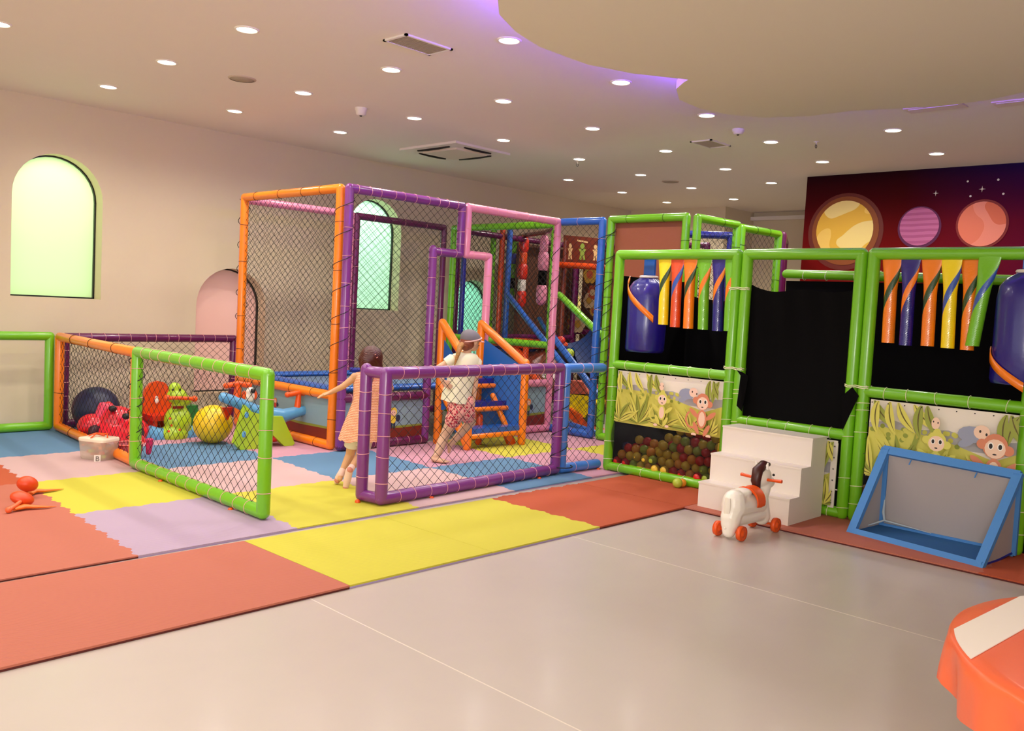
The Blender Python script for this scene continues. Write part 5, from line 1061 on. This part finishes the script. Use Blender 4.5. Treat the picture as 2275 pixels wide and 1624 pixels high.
# ---- child in cap climbing towards the steps
D2 = 7.77; A2 = lambda px, py, dd=0: atd(px, py, D2+dd)
c2 = A2(985, 1036); c2.z = .015; t = thing('person', (c2.x, c2.y, .015), 'barefoot child in grey cap, pale yellow shirt and pink patterned shorts beside the orange steps', 'person')
head = A2(1046, 756, .02); fdir = (rh*.72+fh*.62).normalized(); fside = V((fdir.y, -fdir.x, 0))   # face looks right and away
chin = head-V((0, 0, .055))+fdir*.035
pr = [(head, (.074, .078, .088)), (chin, (.045, .045, .04)), (head-V((0, 0, .06))-fdir*.01, A2(1035, 786), .034, .036)]
nz = head+fdir*.086-V((0, 0, .012)); pr += [(nz-fdir*.025+V((0, 0, .018)), nz, .010, .010), (head+fdir*.074-V((0, 0, .042)), (.016, .016, .008)), (head+fdir*.076-V((0, 0, .052)), (.014, .014, .006)), (head-fside*.075-V((0, 0, .012))-fdir*.005, (.013, .018, .024)), (head+fside*.075-V((0, 0, .012))-fdir*.005, (.013, .018, .024))]
sl, sr = A2(1006, 798, -.03), A2(1058, 802, .06)
pr += [(sl, sr, .04, .04), (A2(1026, 808, .02), A2(1018, 862, .02), .056, .052), (A2(1042, 808, .03), A2(1032, 862, .02), .056, .052), (A2(1014, 862, .02), A2(1013, 900, .02), .056, .064), (A2(1030, 862, .02), A2(1030, 900, .03), .056, .064)]
# arms: left elbow back with the hand on the hip, right arm hanging forward to the steps
el = A2(972, 818, -.06); wr = A2(985, 848, -.08); pr += [(sl, el, .032, .026), (el, wr, .026, .019)]; hand(pr, wr, A2(1002, 862, -.08)-wr, -fh, 1.0, .2, 1)
er = A2(1056, 852, .05); wr2 = A2(1052, 888, .04); pr += [(sr, er, .032, .026), (er, wr2, .026, .019)]; hand(pr, wr2, A2(1055, 910, .06)-wr2, rh, 1.0, .25, -1)
hl, hr = A2(1016, 915), A2(1036, 915, .05); kl = A2(988, 968, .05); al = A2(967, 1020, -.02); kr = A2(1046, 938, .17); ar = A2(1006, 982, .10)
pr += [(hl, kl, .066, .044), (kl, A2(978, 992, .02), .046, .044), (A2(978, 992, .02), al, .044, .026), (hr, kr, .066, .047), (kr, ar, .046, .028)]
def foot(a, fd, s=1.0):
    fd = fd.normalized(); sd = V((fd.y, -fd.x, 0)); heel = V((a.x, a.y, max(.036, a.z-.03)))-fd*.015
    zb = heel.z-.016; ball = heel+fd*.10*s; ball.z = zb+.004
    out = [(a, heel, .027, .027), (heel, ball, .026, .020), (heel+sd*.012, ball+sd*.016, .022, .015), (heel-sd*.012, ball-sd*.016, .022, .015)]
    for k in range(5): q = (k-2)*.0115*s; out.append((ball+sd*q, ball+sd*q*1.15+fd*(.034-.004*k)*s-V((0, 0, .003)), .0098-.0009*k, .0085-.0009*k))
    return out
fa = V((al.x, al.y, .075)); pr += [(al, fa, .027, .027)]+foot(fa, rh*.9-fh*.25)
pr += foot(V((ar.x, ar.y, ar.z-.005)), rh*-.4+fh*-.3+V((0, 0, -.6)), .8) if False else [(ar, ar+V((0, 0, -.03))-rh*.03, .028, .024), (ar+V((0, 0, -.02))-rh*.02, ar-V((0, 0, .09))-rh*.03, .026, .014)]
blob('body', pr, SKIN2, t, .004, 2)
CL2 = mat('shirt_pale_yellow', (236, 232, 196), .85, bump=('noise', 14, .4, .01))
rg = [ring(A2(1036, 783, .02), .046, .046), ring(A2(1034, 787, .02), .104, .074), ring(A2(1031, 796, .02), .134, .096), ring(A2(1028, 820, .02), .126, .100), ring(A2(1022, 850, .02), .118, .096, .002), ring(A2(1015, 875, .02), .124, .100, .004), ring(A2(1012, 893, .02), .128, .106, .005)]
tilt = [[p+V((0, 0, (.0 if i < 5 else .018)*((p-rg[i][0]).dot(rh)/.12+1)*-1)) for p in r] for i, r in enumerate(rg)]
MB().loft(tilt).build('shirt', CL2, t)
for a, e in ((sl, el), (sr, er)): MB().path([a+(a-e)*.10, a, a.lerp(e, .45)], [.038, .052, .044], 18).build('sleeve', CL2, t)
SP = bpy.data.materials.new('shorts_print_pink'); SP.use_nodes = True; nt = SP.node_tree; b = nt.nodes['Principled BSDF']; b.inputs['Roughness'].default_value = .8; tcn = nt.nodes.new('ShaderNodeTexCoord'); nz_ = nt.nodes.new('ShaderNodeTexVoronoi'); nz_.inputs['Scale'].default_value = 42; nt.links.new(tcn.outputs['Object'], nz_.inputs['Vector']); rp = nt.nodes.new('ShaderNodeValToRGB'); rp.color_ramp.interpolation = 'CONSTANT'; rp.color_ramp.elements[0].color = lin((186, 36, 60))+(1,); rp.color_ramp.elements[1].color = lin((240, 168, 150))+(1,); rp.color_ramp.elements[1].position = .42; nt.links.new(nz_.outputs['Distance'], rp.inputs[0]); nt.links.new(rp.outputs[0], b.inputs['Base Color'])
blob('shorts', [(A2(1012, 893), hl, .076, .080), (A2(1034, 893, .02), hr, .074, .079), (hl, hl.lerp(kl, .36), .080, .074), (hr, hr.lerp(kr, .30), .080, .074)], SP, t, .008, 2)
CP = mat('cap_grey', (112, 106, 112), .75, bump=('weave', 200, .3, .001)); CPB = mat('cap_pink', (226, 170, 160), .7)
mb = MB(); N = 28; rings = []
up = (V((0, 0, 1))-fdir*.22).normalized(); cc = head+V((0, 0, .006))
for i in range(9):
    a = (math.pi/2)*i/8; rings.append([cc+up*(.094*math.sin(a))+(fdir*math.cos(2*math.pi*k/N)+fside*math.sin(2*math.pi*k/N)*.95)*(.096*math.cos(a)) for k in range(N)])
mb.loft(rings); mb.build('cap_crown', CP, t)
mb = MB(); mb.ring(cc, up, .095, .007, 28, 6); mb.build('cap_band', CPB, t)
mb = MB(); vis = []
for r_ in (.0, .5, 1):
    vis.append([cc+fdir*(.094*math.cos(b_)+.05*r_*math.cos(b_))+fside*(.090*math.sin(b_))-V((0, 0, .004+.012*r_)) for b_ in [(-1.1+2.2*k/14) for k in range(15)]])
mb.loft(vis, True, False); mb.loft([[p-V((0, 0, .004)) for p in r] for r in vis], True, False); mb.build('cap_visor', CPB, t)
HB = mat('hair_auburn', (134, 66, 36), .5, bump=('wave', 40, .5, .004)); HB2 = mat('hair_light_brown', (170, 120, 62), .5, bump=('wave', 40, .5, .004))
blob('hair', [(head-fdir*.028-V((0, 0, .015)), (.074, .075, .07)), (head-fdir*.05-V((0, 0, .04)), (.06, .055, .055)), (head-fdir*.02+fside*.05*-1-V((0, 0, .03)), (.035, .03, .045))], HB, t, .007, 2)
pt = A2(1022, 770, -.07); MB().path([head-fdir*.07-V((0, 0, .02)), pt, A2(1018, 785, -.085), A2(1013, 800, -.09), A2(1009, 815, -.085)], [.03, .028, .022, .013, .003], 14, flat=.75).build('ponytail', HB2, t)
for s_ in (-1, 1): MB().sphere(head+fdir*.070+fside*.028*s_+V((0, 0, .004)), (.008, .008, .009), 8, 6).build('eye', FRAMEB, t)
for s_ in (-1, 1):
    MB().path([head+fdir*.074+fside*.018*s_+V((0, 0, .020)), head+fdir*.070+fside*.040*s_+V((0, 0, .020))], .0025, 5).build('eyebrow', HB, t)
MB().path([head+fdir*.088-V((0, 0, .044))-fside*.014, head+fdir*.090-V((0, 0, .046)), head+fdir*.088-V((0, 0, .044))+fside*.014], .004, 6).build('lips', mat('lips', (200, 110, 100), .5), t)
